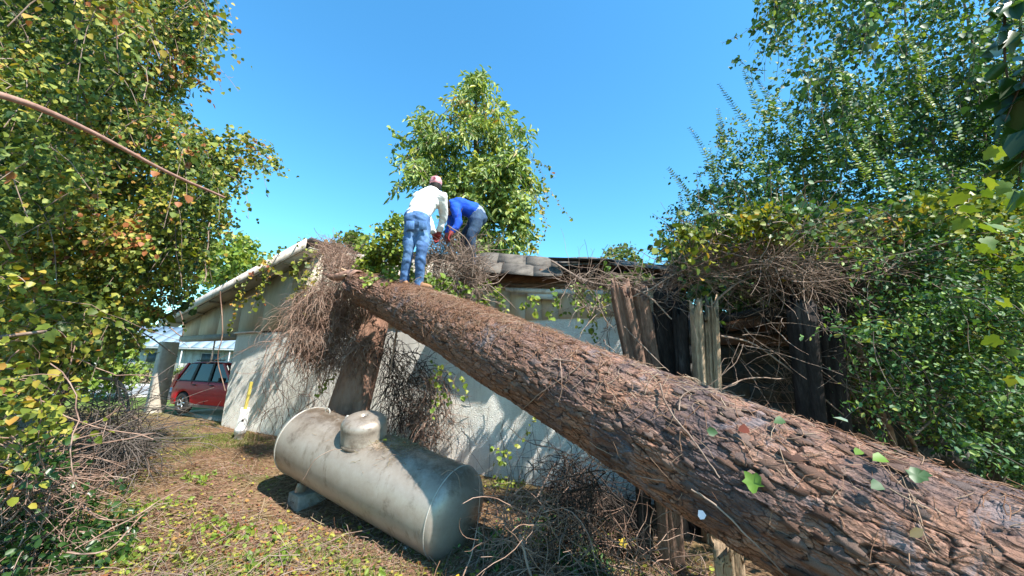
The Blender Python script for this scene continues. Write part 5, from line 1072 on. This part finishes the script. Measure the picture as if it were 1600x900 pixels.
foliage('understorey', TR_, [([(1330, 400), (1450, 380), (1760, 330), (1760, 700), (1560, 640), (1400, 560)], 2.9, 4.0, 700, 50, 41, .24, 13, .036, .3), (pr3, 3.0, 5.2, 1700, 50, 13, .26, 13, .038, .3), (pr3, 4.6, 6.2, 1500, 50, 14, .4, 12, .07, .3), ([(1180, 400), (1760, 330), (1760, 800), (1500, 730), (1280, 660)], 6.2, 7.6, 1300, 50, 24, .5, 12, .11, .3), ([(1060, 385), (1240, 395), (1500, 420), (1760, 400), (1760, 640), (1300, 600), (1300, 460), (1120, 440)], 5.6, 7.0, 1000, 50, 15, .4, 12, .09, .3)], M_leafR, 'oval', sunw, twig=M_trunk, twigr=.003)
# upright feathery shoots
def shoots(root, bases, dirs, Ln, mat, size=.045, n=26):
    B = np.array(bases); D = norm(np.array(dirs, float)); Ln = np.broadcast_to(Ln, (len(B),)); P = grow(B, D, Ln, 10, .06, .0); child('shoot_stems', tubes('shoot_stems', P, .0025, M_trunk, 3), root, kind='stuff')
    u = np.linspace(.05, 1, n); idx = u*9; i0 = np.minimum(idx.astype(int), 8); f = (idx-i0)[None, :, None]; Q = P[:, i0]*(1-f)+P[:, i0+1]*f; T = norm(P[:, i0+1]-P[:, i0]); side = norm(np.cross(T, np.array([.15, 1, .1])))
    out = []
    for s in (-1, 1):
        Dl = side*s+T*.55+R.normal(size=Q.shape)*.12; Nv = T*.5+np.array([0, -.6, .3])+R.normal(size=Q.shape)*.25; sz = size*(1.05-.55*u)[None]*np.ones((len(B), 1)); out.append(leaf_data(Q.reshape(-1, 3), Dl.reshape(-1, 3), Nv.reshape(-1, 3), sz.ravel(), 'oval'))
    V, F = join_data(out); child('shoot_leaves', npmesh('shoot_leaves', V, F, mat), root, kind='stuff')
sb = [(1185, 150, 4.3), (1212, 145, 4.35), (1178, 185, 4.4), (1150, 235, 4.3), (1118, 260, 4.4), (1090, 310, 4.3), (1245, 200, 4.0), (1335, 120, 4.1), (1355, 210, 3.9), (1450, 90, 4.0), (1300, 240, 3.9), (1065, 345, 4.4), (1500, 200, 3.8), (1125, 300, 4.2), (1390, 280, 3.7), (1130, 215, 4.5)]
shoots(TR_, [at(a, b+25, c) for a, b, c in sb], [(R.normal()*.14-.12, R.normal()*.1, 1) for _ in sb], [R.uniform(.55, .9) for _ in sb], M_leafR, .066, 22)
yb = [(1400, 190, 3.8), (1320, 130, 4.2), (1440, 95, 3.9), (1355, 240, 3.7), (1240, 360, 3.6), (1470, 150, 3.8), (1350, 250, 3.8)]
shoots(TR_, [at(a, b+35, c) for a, b, c in yb], [(R.normal()*.3, R.normal()*.2, 1) for _ in yb], .45, M_leafbright, .055, 18)
leafy_vines(TR_, 'vine_leaves', np.array([at(1225, 30, 4.6), at(1215, 75, 4.6), at(1230, 10, 4.7), at(1190, 110, 4.5), at(1260, 60, 4.6), at(1130, 290, 4.3), at(1240, 5, 4.6)]), np.array([[-1, 0, .1], [-1, 0, -.3], [-.9, 0, -.5], [-1, 0, -.1], [-.5, 0, -.6], [-1, 0, .0], [-.9, 0, .1]]), np.array([.6, .6, .6, .5, .8, .4, .9]), .055, M_leafR, droop=.08, wob=.25)
# tangled limbs in the thicket
for a, r0, r1 in (([(1560, 760, 4.2), (1545, 640, 4.2), (1560, 560, 4.3), (1530, 420, 4.5)], .075, .05), ([(1400, 700, 4.3), (1360, 600, 4.2), (1320, 500, 4.1), (1200, 430, 4.1)], .03, .015), ([(1440, 720, 4.4), (1400, 640, 4.1), (1350, 560, 3.9)], .025, .018), ([(1600, 560, 4), (1480, 600, 4.0), (1440, 660, 4)], .02, .012), ([(1500, 300, 5.2), (1425, 150, 5.8), (1410, -40, 6)], .03, .012), ([(1480, 500, 5.2), (1540, 250, 5.9), (1500, -40, 6.2)], .03, .014)):
    trunk(TR_, [at(*q) for q in a], r0, r1, M_vinewood if r0 < .04 else M_trunk, 'limb', 8)
# the vine roof of the thicket: yellow-green grape leaves over an arch of dead runners
GV = empty('grape_vine', tuple(at(1250, 420, 4.2)), label='grape vine with green, yellow and orange leaves spilling over the dead runners', cat='vine')
pg = [(1030, 400), (1070, 350), (1120, 330), (1200, 320), (1290, 330), (1400, 330), (1480, 300), (1600, 330), (1600, 440), (1500, 450), (1400, 425), (1320, 395), (1250, 372), (1180, 362), (1120, 364), (1060, 388)]
foliage('foliage', GV, [(pg, 3.5, 4.5, 420, 50, 16, .24, 10, .05, .4)], M_leafR, 'broad', sunw, twig=M_vinebrown)
foliage('mottled_leaves', GV, [(pg, 3.5, 4.5, 230, 50, 17, .24, 9, .048, .4)], M_leafL, 'broad', sunw, twig=M_vinebrown)
foliage('yellow_leaves', GV, [([(1030, 402), (1080, 350), (1130, 328), (1230, 325), (1250, 375), (1120, 382)], 3.5, 4.2, 90, 40, 77, .22, 9, .05, .5), ([(1400, 300), (1600, 300), (1600, 420), (1450, 400)], 3.3, 4.0, 70, 40, 78, .22, 9, .055, .5)], M_leafLy, 'broad', sunw)
single_leaves(GV, pg, 3.5, 4.0, 70, .06, M_leafLy, 'grape', sunw)
single_leaves(GV, [(1480, 280), (1600, 200), (1600, 700), (1560, 560), (1520, 420)], 2.3, 3.2, 45, .085, M_leafbright, 'grape', sunw)
# near branch hanging into the top right corner
NB = empty('near_branch', tuple(at(1640, -60, 1.9)), label='dark leafy branch hanging close by in the top right corner', cat='branch')
P = np.array([spline([at(1720, -120, 1.9), at(1590, -30, 1.9), at(1570, 90, 1.9), at(1600, 230, 1.95)], 14), spline([at(1720, -120, 1.9), at(1640, 20, 1.8), at(1600, 120, 1.85), at(1570, 190, 1.9)], 14), spline([at(1750, 0, 1.8), at(1680, 120, 1.8), at(1610, 200, 1.85), at(1590, 290, 1.9)], 14)])
child('stem', tubes('stem', P, np.linspace(.010, .003, 14)[None]*np.ones((3, 1)), M_trunk, 6), NB)
ol = [npmesh('leaf', TPL['oval'][0]+np.array([0, 0, 0])+np.array([(0, 0, .05*R.normal()) for _ in range(6)]), TPL['oval'][1], M_leafnear) for _ in range(3)]
for k in range(78):
    p = P[k % 3][R.integers(2, 14)]+R.normal(size=3)*.02; Y = norm(np.array([R.normal()*.7-.25, R.normal()*.6, -.8])); Z = norm(R.normal(size=3)+[0, -.3, .6]); Z = norm(Z-Y*(Z@Y)); X = np.cross(Y, Z); s = .125*math.exp(R.normal()*.25)
    o = bpy.data.objects.new('leaf', ol[k % 3]); col.objects.link(o); o.parent = NB; o.matrix_basis = Matrix.Translation(-NB.location) @ Matrix(((X[0]*s, Y[0]*s, Z[0]*s, p[0]), (X[1]*s, Y[1]*s, Z[1]*s, p[1]), (X[2]*s, Y[2]*s, Z[2]*s, p[2]), (0, 0, 0, 1)))
M_brushshade = simple('grey_brush_shaded', (.035, .028, .024, 1), (.11, .09, .078, 1), 5, .85, .3, .003, 90, vary=False, c3=(.20, .165, .14, 1))  # vine wood darkened: the left pile's shade is in the colour
# ------------------------------------------------------------------ dead vine masses
def brush(name, label, poly, t0, t1, n, L0, L1, grav, wob, r0, r1, mat, cat='brush pile', D0=(0, 0, 0), K=10, S=3, scale=40, seed=1):
    px, t, P0 = dist_sprays(poly, t0, t1, n, scale, seed); D = R.normal(size=(n, 3))*.8+np.array(D0); P = grow(P0, D, R.uniform(L0, L1, n), K, wob, grav)
    rr = np.exp(R.uniform(math.log(r0), math.log(r1), n))[:, None]*np.linspace(1.1, .6, K)[None]
    V, F = tube_data(P, rr, S); return link(name, npmesh(name, V, F, mat, True), label=label, cat=cat, kind='stuff')
brush('dead_vine_mass', 'hanging mass of dead brown vines draped from the trunk tip down over the wall', [(505, 432), (548, 445), (574, 470), (588, 505), (582, 540), (545, 560), (515, 570), (480, 560), (455, 530), (455, 480), (475, 450)], 6.2, 7.3, 2900, .2, .85, .26, .5, .002, .0062, M_vinebrown, 'dead vines', (0, 0, -.6), 15)
brush('dead_vine_mass', 'small reddish tuft of dead vines caught on the very peak of the gable', [(498, 382), (520, 374), (550, 388), (565, 405), (560, 435), (510, 432)], 7.2, 7.9, 900, .15, .5, .12, .5, .002, .006, M_vinebrown, 'dead vines', (0, 0, -.3), 10)
brush('dead_vine_mass', 'sparse dead vine runners trailing down the wall left of the hanging mass', [(420, 500), (470, 470), (500, 560), (520, 640), (470, 660), (400, 640)], 7.6, 8.6, 170, .4, 1.4, .22, .3, .003, .007, M_vinebrown, 'dead vines', (0, 0, -.6), 12)
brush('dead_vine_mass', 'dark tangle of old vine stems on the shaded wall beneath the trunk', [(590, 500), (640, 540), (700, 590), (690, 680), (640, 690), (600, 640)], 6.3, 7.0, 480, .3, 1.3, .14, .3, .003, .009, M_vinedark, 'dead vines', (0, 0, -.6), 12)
brush('dead_vine_mass', 'brown leafless tangle on the wall at the right of the broken stump', [(620, 560), (690, 580), (710, 660), (660, 700), (630, 650)], 6.1, 6.6, 240, .2, .8, .1, .4, .0025, .006, M_vinebrown, 'dead vines', (0, 0, -.6), 10)
brush('brush_pile', 'grey brown heap of pulled vines in front of the two men on the roof', [(662, 395), (690, 368), (722, 378), (745, 392), (752, 440), (735, 470), (700, 470), (672, 450), (660, 425)], 5.5, 6.2, 1150, .2, .75, .0, .4, .002, .006, M_vinewood, 'brush pile', (0, 0, .2), 10)
brush('brush_pile', 'thin loose vine stems trailing from the roof heap toward the shingles', [(700, 380), (750, 400), (770, 440), (745, 480), (700, 460)], 5.4, 5.8, 60, .3, .8, .03, .35, .004, .009, M_vinewood, 'brush pile', (.3, 0, -.2), 10)
brush('dead_vine_mass', 'brown stems and needles massed on the ridge behind the trunk tip', [(505, 385), (520, 378), (560, 410), (640, 430), (640, 450), (540, 440), (515, 430)], 6.6, 7.6, 700, .15, .6, .05, .4, .002, .006, M_vinebrown, 'dead vines', (0, 0, 0), 8)
brush('dead_vine_arch', 'dense arch of dead grey brown runners roofing the thicket on the right', [(1040, 430), (1065, 395), (1110, 378), (1180, 370), (1260, 378), (1340, 400), (1400, 420), (1330, 450), (1240, 440), (1160, 425), (1110, 430), (1090, 440)], 3.55, 4.6, 1300, .25, 1.0, -.01, .28, .0015, .005, M_vinewood, 'dead vines', (.8, 0, .1), 10)
foliage('back_foliage', TR_, [([(1030, 395), (1330, 390), (1340, 500), (1100, 480), (1060, 430)], 5.4, 6.8, 1300, 50, 34, .35, 12, .08, .3)], M_leafR, 'broad', sunw)
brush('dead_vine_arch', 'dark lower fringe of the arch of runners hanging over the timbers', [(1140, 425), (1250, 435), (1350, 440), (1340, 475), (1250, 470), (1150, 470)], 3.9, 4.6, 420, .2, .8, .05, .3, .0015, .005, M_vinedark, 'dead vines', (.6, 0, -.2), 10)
brush('dead_vine_mass', 'thin bare runners criss-crossing the dark hollow behind the timbers', [(1130, 470), (1240, 450), (1420, 470), (1460, 640), (1330, 660), (1200, 620), (1130, 580)], 3.5, 4.6, 260, .3, 1.1, .02, .22, .0015, .005, M_vinewood, 'dead vines', (.5, 0, -.35), 10)
brush('dead_vine_mass', 'loose vines and twigs caught between the shingle edge and the timber posts', [(870, 425), (960, 430), (1040, 440), (1060, 470), (1010, 480), (950, 460), (880, 450)], 3.9, 4.5, 240, .2, .7, .03, .3, .0015, .005, M_vinewood, 'dead vines', (.5, 0, 0), 10)
brush('dead_vine_mass', 'few pale curling vine stems in front of the siding left of the timber posts', [(910, 480), (960, 470), (965, 560), (930, 560)], 3.9, 4.2, 26, .3, .7, .0, .35, .003, .007, M_vinewood, 'dead vines', (0, 0, .4), 10)
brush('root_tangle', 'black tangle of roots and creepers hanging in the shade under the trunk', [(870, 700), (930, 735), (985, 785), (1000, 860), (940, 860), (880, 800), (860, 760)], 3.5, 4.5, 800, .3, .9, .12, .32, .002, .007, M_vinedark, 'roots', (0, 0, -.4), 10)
brush('brush_pile', 'shaded brown brush heaped on the ground by the wall under the trunk', [(790, 770), (860, 775), (1000, 850), (1100, 900), (1000, 930), (760, 920), (740, 860)], 3.0, 3.9, 520, .2, .8, .0, .3, .002, .006, M_vinebrown, 'brush pile', (.3, 0, .1), 9)
brush('brush_pile', 'pile of grey cut vines and twigs beside the left-hand thicket', [(90, 640), (180, 620), (215, 650), (240, 700), (200, 740), (120, 780), (60, 760), (70, 690)], 4.6, 6.2, 750, .3, 1.2, .03, .26, .003, .008, M_brushshade, 'brush pile', (.5, 0, 0), 10)
brush('brush_pile', 'dark brush and stems in the shade at the lower left corner', [(-60, 700), (90, 700), (130, 780), (120, 860), (0, 900), (-60, 900)], 3.0, 4.2, 520, .2, .9, .0, .3, .002, .008, M_vinebrown, 'brush pile', (.3, 0, 0), 9)
# single vines and sticks
def stem(label, pts, r0, r1, mat=M_vinewood, name='bare_vine', cat='vine', K=30, wob=.004, group=None, S=7):
    P = spline([at(*q) for q in pts], K); P = P+np.cumsum(R.normal(size=P.shape)*wob*.4, 0); return link(name, tubes(name, P[None], np.linspace(r0, r1, K)[None], mat, S), label=label, cat=cat, group=group)
M_near = simple('near_red_brown_stem', (.22, .11, .08, 1), (.40, .235, .175, 1), 30, .6, .3, .002, 120, vary=False)
stem('thick reddish brown bare stem sweeping down across the left-hand foliage', [(-60, 132, 1.25), (60, 168, 1.45), (160, 215, 1.7), (260, 268, 2.0), (350, 308, 2.4)], .0135, .007, M_near, 'bare_branch', 'branch', wob=.001, S=10)
stem('pale grey broken branch sticking in from the left edge', [(-60, 535, 2.6), (0, 527, 2.8), (70, 518, 3.1)], .016, .012, M_vinewood, 'bare_branch', 'branch', wob=.001)
stem('thin stem slanting across the far roof left of the carport post', [(185, 500, 6), (230, 525, 6), (275, 557, 6)], .012, .01)
stem('long vine hanging from the gable edge past the carport', [(344, 455, 9.2), (347, 520, 9.2), (340, 560, 9.2), (352, 610, 9.2)], .014, .01, M_vinebrown)
stem('looped vine hanging from the eave corner over the post top', [(258, 505, 10), (285, 525, 10), (280, 485, 10), (250, 490, 10), (262, 470, 10)], .014, .01)
stem('forked bent pale branch arching out of the brush pile, left fork', [(150, 590, 5.4), (190, 600, 5.4), (200, 650, 5.3), (170, 690, 5.2)], .022, .014, M_vinewood, 'bare_branch', 'branch')
stem('forked bent pale branch arching out of the brush pile, right fork', [(180, 590, 5.4), (197, 640, 5.3), (220, 660, 5.2), (205, 682, 5.1)], .02, .012, M_vinewood, 'bare_branch', 'branch')
stem('dead branch lying across the brush in the lower left', [(-40, 790, 3.4), (40, 772, 3.5), (120, 740, 3.8)], .03, .02, M_vinewood, 'bare_branch', 'branch')
stem('long straight grey stem reaching over the trunk from the dark hollow', [(1125, 525, 3.7), (1180, 540, 3.7), (1260, 600, 3.6), (1320, 650, 3.5)], .011, .006)
stem('pale branch angled up from the trunk edge behind the pale timbers', [(1125, 610, 3.4), (1170, 590, 3.5), (1225, 590, 3.6)], .008, .005)
stem('big arching grey vine above the tall dark timber', [(1180, 380, 4), (1230, 420, 3.9), (1270, 480, 3.8), (1300, 520, 3.7), (1340, 540, 3.7)], .018, .012)
stem('second arching grey vine springing from the timber tops', [(1110, 478, 3.8), (1160, 440, 3.8), (1240, 415, 3.9), (1310, 400, 4)], .012, .006)
stem('slanting pale stick in the lower part of the thicket', [(1430, 680, 3.6), (1470, 640, 3.7), (1502, 605, 3.8)], .012, .009)
stem('curved stem crossing from the shingles down to the second timber post', [(862, 408, 4.6), (920, 440, 4.3), (1000, 455, 3.9), (1050, 500, 3.8)], .013, .007)
stem('diagonal stem rising right from the timber posts', [(965, 472, 3.9), (1010, 455, 3.9), (1050, 430, 3.9), (1080, 415, 4)], .008, .006)
stem('thin stem bowed down in front of the brown timber posts', [(975, 510, 3.75), (1010, 545, 3.7), (1045, 580, 3.6)], .007, .004)
stem('slender reddish vine standing along the right end of the propane tank', [(722, 905, 3.1), (738, 860, 3.3), (748, 800, 3.55), (750, 748, 3.7), (742, 742, 3.9)], .006, .004, M_vinebrown)
stem('small curled pale vine hooked over the shaded tank end', [(690, 742, 3.72), (706, 735, 3.72), (718, 745, 3.7), (722, 765, 3.66)], .005, .0035)
stem('upright grey stick in the brush right of the propane tank', [(812, 835, 3.1), (820, 870, 3.0), (830, 905, 2.9)], .012, .010)
stem('thin bowed stem curving over the front of the propane tank below the dome', [(474, 750, 3.98), (495, 718, 4.0), (520, 705, 4.05), (536, 702, 4.1)], .005, .003)
stem('drooping reddish vine arched over the roof heap beside the man in blue', [(700, 352, 5.3), (725, 370, 5.3), (737, 395, 5.3), (735, 430, 5.3)], .009, .006)
n = 22; sx_ = R.uniform(700, 860, n); P0 = np.array([onwall(a, R.uniform(600, 690)+(a-700)*.35, .04) for a in sx_]); link('wall_runners', tubes('wall_runners', grow(P0, np.tile([0.05, 0, -1], (n, 1)), R.uniform(.4, 1.2, n), 10, .10, .05), .003, M_vinedark, 4), label='thin dark vine runners hanging straight down the sunlit wall right of the tank', cat='vine', kind='stuff')
# leafy vines on the roof edge, siding and wall
RV = empty('roof_edge_vine', tuple(onwall(470, 420, .5)), label='green and yellow leafy vines dangling from the carport roof edge', cat='vine')
sp_ = [(410, 408), (440, 395), (470, 385), (500, 378), (480, 395), (455, 410), (430, 420), (445, 440), (460, 450), (490, 440), (395, 425), (370, 440), (415, 460), (500, 390), (480, 425)]
leafy_vines(RV, 'leaves', np.array([onwall(a+R.uniform(-6, 6), b+R.uniform(-4, 4), .55) for a, b in sp_]), R.normal(size=(15, 3))*.5+[-.3, 0, -.5], R.uniform(.4, 1.5, 15), .085, M_leafLy, droop=.25, gap=.8)
n = 26; P0 = np.array([onwall(a, 505-(a-250)*.478-6, .1) for a in R.uniform(380, 510, n)]); leafy_vines(RV, 'leaves', P0, R.normal(size=(n, 3))+[0, 0, .4], R.uniform(.15, .6, n), .09, M_leafLy, droop=.1, K=7)
SV = empty('siding_vine', tuple(onwall(860, 440, .4)), label='leafy vine sprigs hanging over the siding below the torn roof edge', cat='vine')
sp_ = [(765, 440), (780, 450), (785, 470), (835, 465), (865, 455), (900, 445), (910, 450), (925, 455), (940, 460), (905, 470), (760, 470), (950, 440), (925, 500), (970, 430), (990, 425), (1005, 430)]
leafy_vines(SV, 'leaves', np.array([onwall(a, b, .55) for a, b in sp_*2]), R.normal(size=(32, 3))*.7+[0, 0, -.3], R.uniform(.15, .5, 32), .06, M_leafbright, droop=.2, K=8, r=.003)
WV = empty('wall_vine', tuple(onwall(695, 600, .3)), label='green sprigs of vine clinging under the trunk to the left of the sunlit wall', cat='vine')
sp_ = [(690, 570), (700, 580), (680, 590), (690, 600), (695, 620), (515, 590), (525, 585), (675, 560), (720, 590), (790, 725), (840, 650), (770, 700)]
leafy_vines(WV, 'leaves', np.array([onwall(a, b, .7) for a, b in sp_]), R.normal(size=(12, 3))*.7+[0, 0, -.3], R.uniform(.15, .5, 12), .06, M_leafbright, droop=.2, K=6, r=.003)
LV = empty('trunk_vine', tuple(at(590, 440, 5.9)), label='fresh green vine leaves at the boots of the man in white on the trunk', cat='vine')
n = 60; px = np.column_stack([R.uniform(575, 725, n), R.uniform(418, 445, n)]); px[:, 1] += np.maximum(px[:, 0]-640, 0)*.32; leafy_vines(LV, 'leaves', at_arr(px, R.uniform(5.2, 5.6, n)), R.normal(size=(n, 3)), R.uniform(.1, .35, n), .05, M_leafbright, droop=.05, K=6, r=.003)
# ------------------------------------------------------------------ ground litter
def groundpts(n, poly):
    px = samp(poly, n); q = FW[None]+RT[None]*((px[:, :1]-800)/FP)+UP[None]*((450-px[:, 1:2])/FP); t = (-.2-H)/q[:, 2]; P = C0+q*t[:, None]; P[:, 2] = gz(P[:, 0], P[:, 1])+.006; return P
yard = [(-200, 645), (150, 640), (345, 655), (420, 670), (760, 735), (900, 800), (1150, 900), (1200, 1100), (-300, 1100)]
lits = []
P0 = np.vstack([groundpts(15000, yard), np.column_stack([R.uniform(-9, 1, 9000), R.uniform(2.2, 11, 9000), np.zeros(9000)])]); P0[:, 2] = gz(P0[:, 0], P0[:, 1])+.008
D = R.normal(size=P0.shape)*[1, 1, .22]; Pp = grow(P0, D, R.uniform(.06, .26, len(P0)), 4, .22, 0); Pp[:, :, 2] = np.maximum(Pp[:, :, 2], gz(Pp[:, :, 0], Pp[:, :, 1])+.004)
V, F = tube_data(Pp, np.exp(R.uniform(math.log(.0012), math.log(.0038), (len(P0), 1)))*np.ones((1, 4)), 3); link('pine_straw', npmesh('pine_straw', V, F, M_straw), label='dry pine straw and broken twigs strewn over the yard', cat='litter', kind='stuff')
n = 2600; P0 = groundpts(n, yard); k_ = (fbm(P0[:, 0]*.9, P0[:, 1]*.9, 3, 12) > .36); P0 = P0[k_]; n = len(P0)
Pp = grow(P0, R.normal(size=(n, 3))*[1, 1, .15], R.uniform(.2, .8, n), 7, .25, 0); Pp[:, :, 2] = np.maximum(Pp[:, :, 2], gz(Pp[:, :, 0], Pp[:, :, 1])+.006); Pp[:, :, 2] = np.minimum(Pp[:, :, 2], gz(Pp[:, :, 0], Pp[:, :, 1])+.10)
V, F = tube_data(Pp, R.uniform(.0015, .0042, (n, 1))*np.ones((1, 7)), 4); link('fallen_twigs', npmesh('fallen_twigs', V, F, M_vinewood, True), label='long bare vine twigs scattered on the yard', cat='twigs', kind='stuff')
def ongr(n, poly): P = groundpts(n, poly); return P
P0 = np.vstack([ongr(4200, yard), ongr(1500, [(60, 780), (500, 800), (700, 900), (60, 900)])]); n = len(P0); P0[:, 2] += R.uniform(.0, .03, n); V, F = leaf_data(P0, R.normal(size=(n, 3))*[1, 1, .15], R.normal(size=(n, 3))*.45+[0, 0, 1], R.uniform(.02, .055, n), 'broad'); link('fallen_leaves', npmesh('fallen_leaves', V, F, M_litterleaf), label='green, yellow and rust fallen leaves scattered on the yard', cat='leaves', kind='stuff')
P0 = np.vstack([ongr(26000, yard), ongr(20000, [(150, 650), (360, 660), (420, 690), (300, 720), (160, 700)]), ongr(9000, [(150, 780), (460, 830), (700, 900), (100, 900)])]); k_ = (fbm(P0[:, 0]*1.1+5, P0[:, 1]*1.1, 3, 33)+R.normal(size=len(P0))*.06 > .48); P0 = P0[k_]; n = len(P0)
hgt = R.uniform(.03, .10, n); Dg = norm(R.normal(size=(n, 3))*[.6, .6, 0]+[0, 0, 1]); sd = norm(np.cross(Dg, R.normal(size=(n, 3))))*.0035; V = np.stack([P0-sd, P0+sd, P0+Dg*hgt[:, None]], 1).reshape(-1, 3); link('grass', npmesh('grass', V, np.arange(n*3).reshape(-1, 3), M_grass), label='thin grass growing through the litter of the yard', cat='grass', kind='stuff')
P0 = np.vstack([ongr(5000, yard), ongr(1500, [(300, 700), (520, 760), (700, 880), (300, 860)])]); n = len(P0); P0[:, 2] += R.uniform(.0, .015, n); V, F = leaf_data(P0, R.normal(size=(n, 3))*[1, 1, .2], R.normal(size=(n, 3))*.5+[0, 0, 1], R.uniform(.015, .05, n), 'oval'); link('bark_chips', npmesh('bark_chips', V, F, simple('bark_chip', (.06, .03, .02, 1), (.20, .10, .07, 1), 9, .9, .5, .004, c3=(.34, .20, .14, 1), vary=False)), label='brown bark chips and dead leaf scraps scattered on the yard', cat='litter', kind='stuff')
# low green weeds
def weed(px, py, label, n=16, size=.06, mat=None, tpl='oval', h=.22):
    b = onground(px, py); rt = empty('weed', tuple(b), label=label, cat='weed', group='low weeds in the yard'); P0 = b+R.normal(size=(n, 3))*[.12, .12, 0]; P0[:, 2] = gz(P0[:, 0], P0[:, 1]); leafy_vines(rt, 'leaves', P0, R.normal(size=(n, 3))*[.5, .5, 0]+[0, 0, 1], R.uniform(h*.5, h, n), size, mat or M_leafR, K=5, droop=-.02, r=.002, tpl=tpl, per=2)
weed(150, 855, 'dark bluish green weed clump at the lower left of the yard', 34, .06, M_leafnear, h=.3)
weed(130, 890, 'dark green weed clump at the bottom left corner of the yard', 26, .06, M_leafnear, h=.25)
weed(385, 835, 'small green weed in front of the left end of the propane tank', 9, .06, M_leafbright, h=.14)
weed(330, 830, 'bright green sprig left of the small weed in front of the tank', 8, .05, M_leafbright, h=.12)
weed(240, 800, 'pale green weed patch in the middle of the yard', 14, .045, M_leafbright, h=.1)
weed(300, 760, 'small bright green weed right of the brush pile in the yard', 12, .05, M_leafbright, h=.13)
weed(200, 870, 'yellow green weed beside the dark clump at lower left', 18, .05, M_leafbright, h=.13)
weed(430, 870, 'low green weed near the bottom edge left of the tank', 12, .05, M_leafbright, h=.13)
weed(560, 890, 'sprig of green at the bottom edge below the tank', 8, .05, M_leafbright, h=.13)
weed(775, 850, 'shaded green weeds right of the propane tank', 16, .05, M_leafR, h=.2)
weed(850, 840, 'dark green creeper patch on the shaded ground under the trunk', 40, .045, M_leafR, h=.2)
weed(910, 880, 'dark green creeper patch at the bottom edge under the trunk', 40, .045, M_leafR, h=.2)
weed(790, 760, 'yellow green weeds at the foot of the sunlit wall', 20, .05, M_leafbright, h=.16)
for px, py, c, lb in ((713, 886, (.62, .40, .03), 'yellow leaf standing in the litter below the right end of the tank'), (972, 853, (.6, .42, .05), 'yellow leaf in the shade under the trunk')):
    b = onground(px, py) if px < 900 else at(px, py, 3.3); b = b+[0, 0, .05] if px < 900 else b; V, F = leaf_data(b[None], np.array([[.3, 0, .9]]), norm(C0-b)[None]+[0, 0, .5], .07, 'grape'); link('leaf', npmesh('leaf', V, F, flat('yellow_leaf', c)), label=lb, cat='leaf')
